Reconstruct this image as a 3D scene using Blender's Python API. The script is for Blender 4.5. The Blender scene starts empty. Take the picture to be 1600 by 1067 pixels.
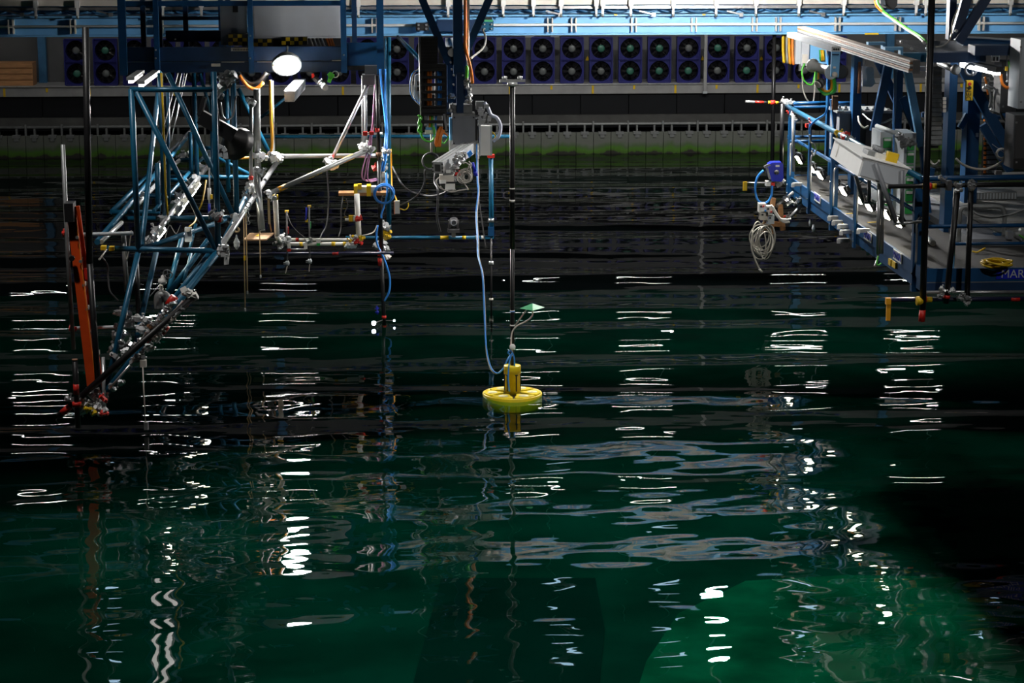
import bpy, bmesh, math, random
from mathutils import Vector, Matrix, noise
random.seed(7)
R = math.radians
SC = bpy.context.scene
COL = SC.collection

# ------------------------------------------------------------------ camera
FPX, CAMH, PITCH, YAW = 3400.0, 5.75, 11.5, 3.5
cam_data = bpy.data.cameras.new('camera')
cam_data.sensor_width = 36.0
cam_data.lens = FPX / 1600.0 * 36.0
cam_data.clip_end = 300
cam = bpy.data.objects.new('camera', cam_data)
COL.objects.link(cam)
cam.location = (0, 0, CAMH)
cam.rotation_euler = (R(90 - PITCH), 0, R(-YAW))
SC.camera = cam

# ------------------------------------------------------------------ world and exposure
world = bpy.data.worlds.new('world'); SC.world = world
world.use_nodes = True
world.node_tree.nodes['Background'].inputs[0].default_value = (0.05, 0.07, 0.10, 1)
world.node_tree.nodes['Background'].inputs[1].default_value = 0.06
SC.view_settings.view_transform = 'Standard'
SC.view_settings.look = 'None'
SC.view_settings.gamma = 1
SC.view_settings.use_curve_mapping = False
SC.view_settings.exposure = 0.0
SC.cycles.max_bounces = 6
SC.cycles.diffuse_bounces = 2
SC.cycles.glossy_bounces = 3
SC.cycles.transparent_max_bounces = 12
SC.cycles.caustics_reflective = False

# ------------------------------------------------------------------ light levels of the hall lamps and the added fill
TUBE_STRENGTH = 60.0          # fluorescent tubes in the roof
FILL_LENS = 5.0            # bluish lenses of the added fill lamps, in place of skylights
FLOOD_W = 900.0               # flood under the cage
FLOOD2_W = 9500.0             # flood over the girder
SMALL_FLOOD = 45.0            # glass of the small walkway floods
FILL_W = 1000.0               # added fill lamps under the roof

# ------------------------------------------------------------------ helpers
_q = cam.rotation_euler.to_matrix()
_right, _up, _fwd = _q @ Vector((1, 0, 0)), _q @ Vector((0, 1, 0)), _q @ Vector((0, 0, -1))
_C = Vector((0, 0, CAMH))
def ray(px, py):
    return _fwd + _right * ((px - 800) / FPX) - _up * ((py - 533.5) / FPX)
def P(px, py, Y):
    "the point of the place that the photograph shows at px, py, at distance Y into the hall"
    d = ray(px, py); return _C + d * (Y / d.y)
def PZ(px, py, z):
    d = ray(px, py); return _C + d * ((z - CAMH) / d.z)
def M(px, Y):
    "metres for a length in pixels at distance Y"
    return px * Y / FPX

class MB:
    "collects shapes that become one mesh"
    def __init__(s): s.v = []; s.f = []; s.sm = []
    def add(s, vs, fs, smooth=False):
        o = len(s.v); s.v += [tuple(v) for v in vs]
        s.f += [tuple(i + o for i in f) for f in fs]; s.sm += [smooth] * len(fs); return s
    def box(s, a, b):
        (x0, y0, z0), (x1, y1, z1) = a, b
        x0, x1 = min(x0, x1), max(x0, x1); y0, y1 = min(y0, y1), max(y0, y1); z0, z1 = min(z0, z1), max(z0, z1)
        vs = [(x0,y0,z0),(x1,y0,z0),(x1,y1,z0),(x0,y1,z0),(x0,y0,z1),(x1,y0,z1),(x1,y1,z1),(x0,y1,z1)]
        return s.add(vs, [(0,3,2,1),(4,5,6,7),(0,1,5,4),(1,2,6,5),(2,3,7,6),(3,0,4,7)])
    def obox(s, c, size, rot):
        "box of a size about a centre, turned by a matrix"
        hx, hy, hz = size[0]/2, size[1]/2, size[2]/2
        vs = [Vector(c) + rot @ Vector(p) for p in [(-hx,-hy,-hz),(hx,-hy,-hz),(hx,hy,-hz),(-hx,hy,-hz),(-hx,-hy,hz),(hx,-hy,hz),(hx,hy,hz),(-hx,hy,hz)]]
        return s.add(vs, [(0,3,2,1),(4,5,6,7),(0,1,5,4),(1,2,6,5),(2,3,7,6),(3,0,4,7)])
    def bar(s, a, b, w, h=None, up=None):
        "a rectangular bar from a to b: w across, h along up"
        a, b = Vector(a), Vector(b); h = w if h is None else h
        d = (b - a).normalized(); u = Vector(up) if up is not None else Vector((0, 0, 1))
        if abs(d.dot(u)) > 0.95: u = Vector((0, 1, 0))
        x = d.cross(u).normalized(); u = x.cross(d).normalized()
        rot = Matrix((x, d, u)).transposed()
        return s.obox((a + b) / 2, (w, (b - a).length, h), rot)
    def tube(s, pts, r, n=8, caps=True, r2=None):
        pts = [Vector(p) for p in pts]; m = len(pts); rings = []
        if m < 2: return s
        t = (pts[1] - pts[0]).normalized()
        u = Vector((0, 0, 1)) if abs(t.z) < 0.9 else Vector((0, 1, 0))
        x = t.cross(u).normalized()
        vs = []
        for i, p in enumerate(pts):
            if i == 0: t = pts[1] - pts[0]
            elif i == m - 1: t = pts[-1] - pts[-2]
            else: t = (pts[i+1] - pts[i]).normalized() + (pts[i] - pts[i-1]).normalized()
            if t.length < 1e-9: t = Vector((0, 0, 1))
            t.normalize()
            x = x - t * x.dot(t)
            if x.length < 1e-6: x = t.orthogonal()
            x.normalize(); y = t.cross(x)
            rr = r if r2 is None else r + (r2 - r) * i / (m - 1)
            vs += [p + (x * math.cos(2*math.pi*k/n) + y * math.sin(2*math.pi*k/n)) * rr for k in range(n)]
        fs = [(i*n + k, i*n + (k+1) % n, (i+1)*n + (k+1) % n, (i+1)*n + k) for i in range(m-1) for k in range(n)]
        s.add(vs, fs, True)
        if caps:
            o = len(s.v) - len(vs)
            s.f.append(tuple(o + k for k in reversed(range(n)))); s.sm.append(False)
            s.f.append(tuple(o + (m-1)*n + k for k in range(n))); s.sm.append(False)
        return s
    def lathe(s, c, prof, axis=(0, 0, 1), n=16, smooth=True):
        "profile of (radius, height) turned about an axis"
        a = Vector(axis).normalized(); x = a.orthogonal().normalized(); y = a.cross(x); c = Vector(c); vs = []
        for (r, h) in prof:
            vs += [c + a*h + (x*math.cos(2*math.pi*k/n) + y*math.sin(2*math.pi*k/n)) * r for k in range(n)]
        m = len(prof)
        fs = [(i*n + k, i*n + (k+1) % n, (i+1)*n + (k+1) % n, (i+1)*n + k) for i in range(m-1) for k in range(n)]
        s.add(vs, fs, smooth)
        o = len(s.v) - len(vs)
        if prof[0][0] > 1e-6: s.f.append(tuple(o + k for k in reversed(range(n)))); s.sm.append(False)
        if prof[-1][0] > 1e-6: s.f.append(tuple(o + (m-1)*n + k for k in range(n))); s.sm.append(False)
        return s
    def prism(s, poly, ext):
        "polygon of 3-D points swept along a vector"
        e = Vector(ext); n = len(poly); vs = [Vector(p) for p in poly] + [Vector(p) + e for p in poly]
        fs = [tuple(range(n)), tuple(reversed(range(n, 2*n)))] + [(i, i+n, (i+1) % n + n, (i+1) % n) for i in range(n)]
        return s.add(vs, fs)
    def build(s, name, m, parent=None):
        me = bpy.data.meshes.new(name)
        me.from_pydata(s.v, [], s.f); me.polygons.foreach_set('use_smooth', s.sm)
        bm = bmesh.new(); bm.from_mesh(me); bmesh.ops.recalc_face_normals(bm, faces=bm.faces); bm.to_mesh(me); bm.free()
        me.materials.append(MAT[m] if isinstance(m, str) else m)
        o = bpy.data.objects.new(name, me); COL.objects.link(o)
        if parent is not None: put(o, parent)
        return o
def put(o, parent):
    o.parent = parent
    l = Vector() if parent.parent else parent.location.copy()
    o.matrix_parent_inverse = Matrix.Translation(-l)
def twin(src, parent, dx=0.0, dy=0.0, dz=0.0):
    o = src.copy(); COL.objects.link(o); put(o, parent); o.location = src.location + Vector((dx, dy, dz)); return o
def tag(o, label, cat=None, group=None, kind=None):
    o['label'] = label
    if cat: o['category'] = cat
    if group: o['group'] = group
    if kind: o['kind'] = kind
    return o
def thing(name, label, cat, loc, group=None):
    o = bpy.data.objects.new(name, None); COL.objects.link(o)
    o.location = loc; o.empty_display_size = 0.1
    return tag(o, label, cat, group)
def struct(o, label=None):
    o['kind'] = 'structure'
    if label: o['label'] = label
    return o
def bez(pts, k=8):
    "smooth curve through points (Catmull-Rom)"
    pts = [Vector(p) for p in pts]; q = [2*pts[0] - pts[1]] + pts + [2*pts[-1] - pts[-2]]; out = []
    for i in range(1, len(q) - 2):
        for j in range(k):
            t = j / k
            out.append(0.5 * ((2*q[i]) + (q[i+1]-q[i-1])*t + (2*q[i-1]-5*q[i]+4*q[i+1]-q[i+2])*t*t + (3*q[i]-q[i-1]-3*q[i+1]+q[i+2])*t**3))
    return out + [pts[-1]]
def ring(c, r, axis=(0, 1, 0), k=16, jig=0.0, turns=1, drift=(0, 0, 0), rnd=None):
    a = Vector(axis).normalized(); x = a.orthogonal().normalized(); y = a.cross(x); c = Vector(c); d = Vector(drift); o = []
    for i in range(k * turns + 1):
        t = 2*math.pi*i/k; rr = r * (1 + (rnd.uniform(-jig, jig) if rnd else 0))
        o.append(c + d * (i / (k*turns)) + (x*math.cos(t) + y*math.sin(t)) * rr)
    return o

# ------------------------------------------------------------------ materials (all node based)
MAT = {}
def mat(name, col, rough=0.5, metal=0.0, var=0.15, scale=6.0, bump=0.0, emit=None, strength=0.0, stretch=(1, 1, 1), col2=None, spec=0.5):
    m = bpy.data.materials.new(name); m.use_nodes = True; nt = m.node_tree; b = nt.nodes['Principled BSDF']
    tc = nt.nodes.new('ShaderNodeTexCoord'); mp = nt.nodes.new('ShaderNodeMapping'); nz = nt.nodes.new('ShaderNodeTexNoise')
    mp.inputs['Scale'].default_value = stretch
    nz.inputs['Scale'].default_value = scale; nz.inputs['Detail'].default_value = 5
    rp = nt.nodes.new('ShaderNodeValToRGB')
    c1 = [max(0, c * (1 - var)) for c in col]; c2 = list(col2) if col2 else [min(1, c * (1 + var)) for c in col]
    rp.color_ramp.elements[0].color = (*c1, 1); rp.color_ramp.elements[1].color = (*c2, 1)
    rp.color_ramp.elements[0].position = 0.3; rp.color_ramp.elements[1].position = 0.7
    L = nt.links.new
    L(tc.outputs['Object'], mp.inputs['Vector']); L(mp.outputs[0], nz.inputs['Vector']); L(nz.outputs['Fac'], rp.inputs[0]); L(rp.outputs[0], b.inputs['Base Color'])
    b.inputs['Roughness'].default_value = rough; b.inputs['Metallic'].default_value = metal; b.inputs['Specular IOR Level'].default_value = spec
    if bump:
        bp = nt.nodes.new('ShaderNodeBump'); bp.inputs['Strength'].default_value = bump; bp.inputs['Distance'].default_value = 0.01
        L(nz.outputs['Fac'], bp.inputs['Height']); L(bp.outputs[0], b.inputs['Normal'])
    if emit:
        b.inputs['Emission Color'].default_value = (*emit, 1); b.inputs['Emission Strength'].default_value = strength
    MAT[name] = m; return m
mat('blue_paint', (0.004, 0.052, 0.145), 0.42, spec=0.35)
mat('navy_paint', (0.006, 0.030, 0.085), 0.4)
mat('teal_tube', (0.008, 0.095, 0.18), 0.36, 0.1)
mat('sky_paint', (0.16, 0.42, 0.72), 0.45, var=0.06)
mat('girder_dark', (0.03, 0.13, 0.26), 0.5)
mat('fan_blue', (0.008, 0.010, 0.13), 0.4)
mat('fan_black', (0.006, 0.006, 0.008), 0.35)
mat('fan_hub', (0.10, 0.11, 0.11), 0.4)
mat('fan_hub_green', (0.03, 0.13, 0.09), 0.4)
mat('steel', (0.42, 0.43, 0.44), 0.32, 0.75, var=0.12, scale=14)
mat('bright_steel', (0.68, 0.69, 0.70), 0.28, 0.7, var=0.08, scale=14)
mat('dull_steel', (0.23, 0.24, 0.24), 0.5, 0.5, scale=10)
mat('alu', (0.62, 0.63, 0.64), 0.35, 0.55, var=0.07)
mat('black_tube', (0.009, 0.009, 0.010), 0.42, spec=0.4)
mat('navy_tube', (0.012, 0.014, 0.04), 0.28, spec=0.6)
mat('black_plastic', (0.010, 0.010, 0.011), 0.45)
mat('rubber', (0.018, 0.018, 0.019), 0.6)
mat('grey_plate', (0.17, 0.18, 0.20), 0.45, var=0.08)
mat('grey_cabinet', (0.50, 0.53, 0.57), 0.5, var=0.08, scale=3)
mat('dark_cabinet', (0.045, 0.045, 0.048), 0.5)
mat('pale_cabinet', (0.46, 0.50, 0.53), 0.5, var=0.05)
mat('white_paint', (0.78, 0.78, 0.76), 0.45, var=0.04)
mat('white_plastic', (0.72, 0.71, 0.68), 0.4, var=0.05)
mat('cream', (0.62, 0.58, 0.52), 0.5, var=0.08)
mat('yellow', (0.72, 0.47, 0.012), 0.45, var=0.1)
mat('buoy_yellow', (0.86, 0.66, 0.02), 0.4, var=0.08, scale=9)
mat('orange_tape', (0.72, 0.33, 0.01), 0.5)
mat('red', (0.55, 0.02, 0.012), 0.45)
mat('ladder_red', (0.62, 0.065, 0.008), 0.4, var=0.12)
mat('orange', (0.75, 0.20, 0.02), 0.45)
mat('green_cable', (0.10, 0.55, 0.05), 0.4)
mat('green', (0.02, 0.32, 0.06), 0.5)
mat('green_fin', (0.06, 0.40, 0.17), 0.5)
mat('blue_cable', (0.04, 0.27, 0.78), 0.35)
mat('royal_blue', (0.008, 0.02, 0.42), 0.35)
mat('violet_cable', (0.45, 0.20, 0.36), 0.45)
mat('grey_cable', (0.09, 0.09, 0.095), 0.45)
mat('pale_cable', (0.42, 0.40, 0.36), 0.45)
mat('lilac_hose', (0.55, 0.58, 0.72), 0.4)
mat('rope', (0.50, 0.36, 0.20), 0.7)
mat('wood', (0.45, 0.22, 0.09), 0.6, scale=4, stretch=(1, 8, 8), var=0.25)
mat('ply', (0.40, 0.24, 0.13), 0.6, scale=4, stretch=(1, 8, 8), var=0.2)
mat('deck', (0.018, 0.017, 0.016), 0.75, scale=20, var=0.3)
mat('grating', (0.20, 0.20, 0.19), 0.5, 0.3)
mat('wall_grey', (0.075, 0.077, 0.08), 0.7, scale=2, var=0.12)
mat('ledge', (0.30, 0.30, 0.30), 0.6, scale=3, var=0.14)
mat('black_panel', (0.006, 0.007, 0.009), 0.6, scale=2, spec=0.2)
mat('apron', (0.028, 0.029, 0.027), 0.75, scale=5, var=0.3)
mat('rusty', (0.16, 0.07, 0.03), 0.7, scale=8, var=0.5)
mat('hall_dark', (0.012, 0.013, 0.015), 0.9, scale=1, spec=0.05)
mat('ceiling', (0.006, 0.007, 0.009), 0.9, scale=1, spec=0.05)
mat('tube_glass', (0.9, 0.9, 0.9), 0.4, emit=(1.0, 0.98, 0.94), strength=TUBE_STRENGTH)
mat('fill_lens', (0.5, 0.6, 0.7), 0.4, emit=(0.45, 0.72, 0.95), strength=FILL_LENS)
mat('flood_glass', (0.9, 0.9, 0.9), 0.4, emit=(1.0, 0.98, 0.95), strength=260.0)
mat('small_flood_glass', (0.9, 0.9, 0.85), 0.4, emit=(1.0, 0.93, 0.72), strength=SMALL_FLOOD)
mat('cool_tube_glass', (0.9, 0.9, 0.9), 0.4, emit=(0.95, 0.98, 1.0), strength=9.0)
mat('strip_glass', (0.9, 0.9, 0.9), 0.4, emit=(1.0, 0.96, 0.92), strength=2.5)
mat('diver_lamp_glass', (0.9, 0.9, 0.9), 0.4, emit=(0.75, 0.88, 1.0), strength=12.0)

def flap_material():
    "steel flaps with algae growing from the waterline up; the growth has its own ragged edge"
    m = bpy.data.materials.new('algae_flap'); m.use_nodes = True; nt = m.node_tree; b = nt.nodes['Principled BSDF']; L = nt.links.new
    ge = nt.nodes.new('ShaderNodeNewGeometry'); sp = nt.nodes.new('ShaderNodeSeparateXYZ'); L(ge.outputs['Position'], sp.inputs[0])
    nz = nt.nodes.new('ShaderNodeTexNoise'); nz.inputs['Scale'].default_value = 2.2; nz.inputs['Detail'].default_value = 6
    mp = nt.nodes.new('ShaderNodeMapping'); mp.inputs['Scale'].default_value = (1.5, 1, 0.7)
    L(ge.outputs['Position'], mp.inputs[0]); L(mp.outputs[0], nz.inputs['Vector'])
    ma = nt.nodes.new('ShaderNodeMath'); ma.operation = 'MULTIPLY_ADD'; ma.inputs[1].default_value = 0.35; ma.inputs[2].default_value = -0.17
    L(nz.outputs['Fac'], ma.inputs[0])
    ad = nt.nodes.new('ShaderNodeMath'); ad.operation = 'ADD'; L(sp.outputs['Z'], ad.inputs[0]); L(ma.outputs[0], ad.inputs[1])
    rp = nt.nodes.new('ShaderNodeValToRGB'); L(ad.outputs[0], rp.inputs[0])
    e = rp.color_ramp.elements
    e[0].position = 0.05; e[0].color = (0.012, 0.011, 0.007, 1)
    e[1].position = 0.08; e[1].color = (0.045, 0.115, 0.004, 1)
    for p, c in ((0.14, (0.055, 0.16, 0.006)), (0.21, (0.075, 0.12, 0.05)), (0.30, (0.135, 0.145, 0.125))):
        q = e.new(p); q.color = (*c, 1)
    L(rp.outputs[0], b.inputs['Base Color']); b.inputs['Roughness'].default_value = 0.65
    MAT['algae_flap'] = m
flap_material()

def water_material():
    m = bpy.data.materials.new('basin_water'); m.use_nodes = True; nt = m.node_tree; L = nt.links.new
    for n in list(nt.nodes): nt.nodes.remove(n)
    out = nt.nodes.new('ShaderNodeOutputMaterial'); mix = nt.nodes.new('ShaderNodeMixShader')
    tr = nt.nodes.new('ShaderNodeBsdfTransparent'); tr.inputs[0].default_value = (0.62, 0.93, 0.86, 1)
    gl = nt.nodes.new('ShaderNodeBsdfGlossy'); gl.inputs['Roughness'].default_value = 0.004
    fr = nt.nodes.new('ShaderNodeFresnel'); fr.inputs['IOR'].default_value = 1.33
    tc = nt.nodes.new('ShaderNodeTexCoord')
    def nzt(scale, sx, sy, det):
        mp = nt.nodes.new('ShaderNodeMapping'); mp.inputs['Scale'].default_value = (sx, sy, 1)
        n = nt.nodes.new('ShaderNodeTexNoise'); n.inputs['Scale'].default_value = scale; n.inputs['Detail'].default_value = det
        L(tc.outputs['Object'], mp.inputs[0]); L(mp.outputs[0], n.inputs['Vector']); return n
    n1 = nzt(1.0, 1.1, 3.2, 1.0)
    b1 = nt.nodes.new('ShaderNodeBump'); b1.inputs['Strength'].default_value = 1.0; b1.inputs['Distance'].default_value = 0.005
    L(n1.outputs['Fac'], b1.inputs['Height'])
    L(b1.outputs[0], gl.inputs['Normal']); L(b1.outputs[0], fr.inputs['Normal'])
    L(fr.outputs[0], mix.inputs[0]); L(tr.outputs[0], mix.inputs[1]); L(gl.outputs[0], mix.inputs[2])
    L(mix.outputs[0], out.inputs['Surface'])
    MAT['basin_water'] = m
water_material()
# ================================================================== THE HALL
YW = 50.0                                   # the far wall
XA, XB = -21.0, 27.0
zl_top, zl_bot = P(900, 131.5, YW).z, P(900, 146.5, YW).z
struct(MB().box((XA, YW + 1.3, zl_top - 0.1), (XB, YW + 1.5, 4.2)).build('wall_back', 'wall_grey'), 'grey panelled far wall of the hall behind the fans')
struct(MB().box((XA, YW + 1.25, 4.2), (XB, YW + 1.5, 9.6)).build('wall_upper', 'ceiling'), 'upper far wall, darkened to stand for the unlit hall')  # near-black colour stands in for the unlit upper hall
struct(MB().box((XA - .2, -4, -5), (XA, YW + 1.5, 9.6)).build('wall_left', 'hall_dark'), 'dark side wall of the hall')
struct(MB().box((XB, -4, -5), (XB + .2, YW + 1.5, 9.6)).build('wall_right', 'hall_dark'), 'dark side wall of the hall')
struct(MB().box((XA, -4.2, -5), (XB, -4, 9.6)).build('wall_front', 'hall_dark'), 'dark wall behind the viewer')
struct(MB().box((XA, -4, 9.6), (XB, YW + 1.5, 9.8)).build('ceiling', 'ceiling'), 'dark hall ceiling')
wall = bpy.data.objects['wall_back']
# blue columns of the wall
for px in (66, 1252, 1390, 430, -120):
    c = P(px, 80, YW + 1.2); MB().box((c.x - .09, YW + 1.12, zl_top), (c.x + .09, YW + 1.3, 4.2)).build('wall_column', 'girder_dark', wall)
for px in (918, 1098, 1190, 1245):          # small warning signs
    c = P(px, 91, YW + 1.28); MB().prism([c + Vector((-.05, 0, -.05)), c + Vector((.05, 0, -.05)), c + Vector((0, 0, .06))], (0, .02, 0)).build('warning_sign', 'yellow', wall)
# ledge with yellow marks
ledge = struct(MB().box((XA, YW - .02, zl_bot), (XB, YW + 1.3, zl_top)).build('trim_1', 'ledge'), 'pale grey ledge under the row of fans')
x = P(-60, 140, YW).x; k = 0
while x < XB - 1:
    tall = k % 2
    MB().box((x - .025, YW - .03, zl_bot + (.005 if tall else .10)), (x + .025, YW - .015, zl_top - .03)).build('yellow_mark', 'yellow', ledge)
    x += .955; k += 1
MB().tube([(XA, YW - .03, zl_top - .01), (XB, YW - .03, zl_top - .01)], .012, 6).build('edge_strip', 'steel', ledge)
# black splash panels
zp = P(900, 179, YW).z
low = struct(MB().box((XA, YW + .1, zp - .6), (XB, YW + .4, zl_bot)).build('wall_lower', 'hall_dark'), 'dark splash wall under the ledge')
x = XA; proto = None
while x < XB:
    if proto is None:
        proto = MB().box((x + .008, YW + .04, zp), (x + 1.10, YW + .1, zl_bot - .005)).build('splash_panel', 'black_panel', low)
        x0 = x
    else:
        twin(proto, low, x - x0)
    x += 1.115
# concrete apron, pipe rail
za = P(900, 193, YW).z
struct(MB().prism([(XA, YW + .1, zp), (XA, YW - .1, zp), (XA, YW - .22, za), (XA, YW + .1, za)], (XB - XA, 0, 0)).build('trim_2', 'apron'), 'sloping dark concrete apron under the splash panels')
FX0 = P(818, 215, YW - .5).x; FP = .4015
zf = P(900, 207, YW - .5).z
wm = thing('wave_maker', 'long row of grey hinged wave maker flaps stained green by algae', 'wave maker', (0, YW - .5, 0))
MB().tube([(XA, YW - .35, za + .02), (XB, YW - .35, za + .02)], .035, 8).build('rail_pipe', 'dull_steel', wm)
MB().box((XA, YW - .15, -4), (XB, YW + .3, za - .02)).build('backing', 'hall_dark', wm)
flap = br = post = None
for i in range(-33, 46):
    x = FX0 + i * FP
    if not (XA < x < XB - .5): continue
    if flap is None:
        flap = MB().box((x + .006, YW - .5, -1.2), (x + FP - .006, YW - .42, zf)).build('flap', 'algae_flap', wm)
        br = MB().box((x + FP/2 - .09, YW - .53, zf - .05), (x + FP/2 + .09, YW - .40, zf + .015)).box((x + FP/2 - .05, YW - .52, zf - .12), (x + FP/2 + .05, YW - .49, zf - .05)).box((x + FP/2 - .02, YW - .45, zf), (x + FP/2 + .02, YW - .3, za)).build('bracket', 'dull_steel', flap)
        fx = x; o = flap
    else:
        o = twin(flap, wm, x - fx); twin(br, o)
    if i % 2 == 0:
        MB().box((x - .02, YW - .42, zf - .04), (x + .02, YW - .33, za + .09)).build('rail_post', 'dull_steel', wm)

# water and basin floor
struct(MB().box((XA, -4, -3.4), (XB, YW, -3.2)).build('floor', mat('basin_floor', (0.0007, 0.031, 0.0205), 0.9, scale=.7, var=0.35, spec=0.0)), 'greenish basin floor under the water')
fl = bpy.data.objects['floor']
mat('lit_floor', (0.0015, 0.072, 0.036), 0.9, scale=1.1, var=0.5, spec=0.0); mat('pit_floor', (0.0005, 0.018, 0.0135), 0.9, scale=1, spec=0.0)
MB().prism([PZ(x, y, -3.19) for x, y in ((985, 1120), (1010, 1040), (1060, 965), (1165, 914), (1320, 905), (1490, 908), (1590, 945), (1700, 1010), (1760, 1120))], (0, 0, .06)).build('lit_floor_patch', 'lit_floor', fl)  # brighter green patch: the lit part of the floor, painted in
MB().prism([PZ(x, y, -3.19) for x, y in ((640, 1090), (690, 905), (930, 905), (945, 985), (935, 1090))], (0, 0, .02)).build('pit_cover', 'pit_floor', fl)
def water():
    comps = []
    rr = random.Random(11)
    for lam, slope, spread in ((3.4, .020, 2), (2.6, .022, 3), (2.1, .022, 4), (1.7, .018, 4), (1.35, .018, 5), (1.05, .014, 6), (.8, .011, 8), (.62, .009, 14), (.47, .008, 28), (.40, .008, -32), (.36, .006, 20), (.52, .006, -16)):
        k = 2*math.pi/lam; th = R(90 + (spread if spread > 8 or spread < 0 else rr.uniform(-spread, spread)))
        comps.append((slope/k*1.41, k*math.cos(th), k*math.sin(th), rr.uniform(0, 6.28)))
    xs = [XA + .02 + i * (XB - XA - .04) / 330 for i in range(331)]
    ys = []; y = -3.9
    while y < YW - .55:
        ys.append(y); y += .5 if y < 11 else .055 if y < 30 else .075
    ys.append(YW - .46)
    import numpy as np
    X, Y = np.meshgrid(np.array(xs), np.array(ys)); Z = np.zeros_like(X)
    swell = .22 + .78 / (1 + np.exp(-(Y - 20.8) / .55))
    calm = .95 - .5 / (1 + np.exp(-(Y - 24.0) / .8))
    for a, kx, ky, ph in comps: Z += a * np.sin(kx*X + ky*Y + ph) * (calm if math.hypot(kx, ky) > 9 else swell)
    nx, ny = len(xs), len(ys)
    v = np.stack([X, Y, Z], -1).reshape(-1, 3)
    b = v.copy().reshape(ny, nx, 3)
    border = [(0, i) for i in range(nx)] + [(j, nx-1) for j in range(1, ny)] + [(ny-1, i) for i in range(nx-2, -1, -1)] + [(j, 0) for j in range(ny-2, 0, -1)]
    idx = [j*nx + i for j, i in border]
    low = v[idx].copy(); low[:, 2] = -.3
    allv = v
    J, I = np.meshgrid(np.arange(ny-1), np.arange(nx-1), indexing='ij'); q = (J*nx + I).reshape(-1)
    f = np.stack([q, q+1, q+1+nx, q+nx], -1)
    n0 = len(v); m = len(idx)
    side = [] and [(idx[k], n0+k, n0+(k+1) % m, idx[(k+1) % m]) for k in range(m)]
    me = bpy.data.meshes.new('water')
    faces = f.tolist()
    me.from_pydata(allv.tolist(), [], faces)
    sm = [True]*len(f)
    me.polygons.foreach_set('use_smooth', sm)
    me.materials.append(MAT['basin_water'])
    o = bpy.data.objects.new('water', me); COL.objects.link(o)
    tag(o, 'dark green rippling water filling the test basin', kind='structure')
water()

# ------------------------------------------------------------------ roof tubes (above the frame; the water mirrors them), then added fill lamps
def tube_lamp(c, ln, label):
    t = thing('ceiling_lamp', label, 'lamp', c, 'fluorescent lamps over the basin')
    x, y, z = c
    MB().box((x - ln/2 - .03, y - .10, z + .035), (x + ln/2 + .03, y + .10, z + .10)).build('lamp_body', 'white_paint', t)
    MB().tube([(x - ln/2, y, z), (x + ln/2, y, z)], .013, 8).build('lamp_tube', 'tube_glass', t)
    MB().tube([(x - ln/3, y, z + .1), (x - ln/3, y, 9.6)], .008, 6).tube([(x + ln/3, y, z + .1), (x + ln/3, y, 9.6)], .008, 6).build('hanger', 'steel', t)
for row, (yy, zz) in enumerate(((46.5, 7.5), (49.0, 5.5))):
    for ii, px in enumerate((30, 240, 437, 835, 1018, 1270, 1455)):
        c = P(px, -100, yy); tube_lamp((c.x, yy, zz), 1.25, 'white fluorescent lamp of the %s row above the far water, %s from the left wall' % (['higher', 'lower'][row], ['first', 'second', 'third', 'fourth', 'fifth', 'sixth', 'seventh'][ii]))

def add_fill_lamp(c, aim, w, label, col=(1, .97, .92), cone=100):  # adds an unseen fill lamp: shade, lens, hanger and spot
    t = thing('fill_lamp', label, 'lamp', c)
    MB().lathe(c, [(.30, 0), (.27, .1), (.12, .3), (.10, .45), (0, .46)], n=20).build('lamp_shade', 'dull_steel', t)
    MB().lathe((c[0], c[1], c[2] - .01), [(0, -.01), (.26, -.01), (.26, .01)], n=20).build('lamp_lens', 'fill_lens', t)
    MB().tube([(c[0], c[1], c[2] + .4), (c[0], c[1], 9.6)], .015, 6).build('hanger', 'steel', t)
    l = bpy.data.lights.new('fill_light', 'SPOT'); l.energy = w; l.color = col; l.spot_size = R(cone); l.spot_blend = .8; l.shadow_soft_size = .2
    o = bpy.data.objects.new('fill_light', l); COL.objects.link(o); o.location = (c[0], c[1], c[2] - .05)
    o.rotation_euler = (Vector(aim) - Vector(c)).to_track_quat('-Z', 'Y').to_euler(); put(o, t)
k = 0
for x in (-10.5, -5.2, 3.4, 5.4, 8.0, 11.6):  # fill added for the far wall; bluish lenses stand in for skylights
    k += 1
    add_fill_lamp((x, 39.5, 8.0), (x, 48, -1.0), FILL_W * (.45 if x < -5 else 1.15), 'added round fill lamp over the far water, %s from the left wall' % ['', 'first', 'second', 'third', 'fourth', 'fifth', 'sixth'][k])
for x, y, ay, n in ((-4.5, 21.5, 24.5, 'left'), (2.5, 20.5, 25.0, 'middle'), (8.0, 11.0, 26.0, 'right')):  # unseen fill added to brighten the buoy, near water and floor
    add_fill_lamp((x, y, 9.2), (x, ay, 0), FILL_W * (1.6 if n == 'left' else 2.4 if n == 'middle' else 1.7), 'added round fill lamp over the near water, %s one of three' % n, cone=68)
# ================================================================== GIRDER ACROSS THE HALL
YG = 34.0
def gz(py, Y=YG): return P(1000, py, Y).z
g = thing('bridge_girder', 'long light blue steel girder spanning the top of the hall', 'girder', (3, YG, gz(54)))
MB().box((XA, YG, gz(54.5)), (XB, YG + .5, gz(52.0))).build('lower_flange', 'sky_paint', g)
MB().box((XA, YG + .12, gz(52)), (XB, YG + .16, gz(25))).build('web_plate', 'sky_paint', g)
MB().box((XA, YG, gz(25)), (XB, YG + .3, gz(22.6))).build('upper_flange', 'sky_paint', g)
MB().box((XA, YG + .34, gz(22)), (XB, YG + .38, gz(-40))).build('recess_plate', 'sky_paint', g)
MB().box((XA, YG - .02, gz(7)), (XB, YG + .34, gz(-12))).build('cream_beam', 'cream', g)
MB().box((XA, YG + .02, gz(13.5)), (XB, YG + .06, gz(9))).build('scale_strip', 'steel', g)
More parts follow.
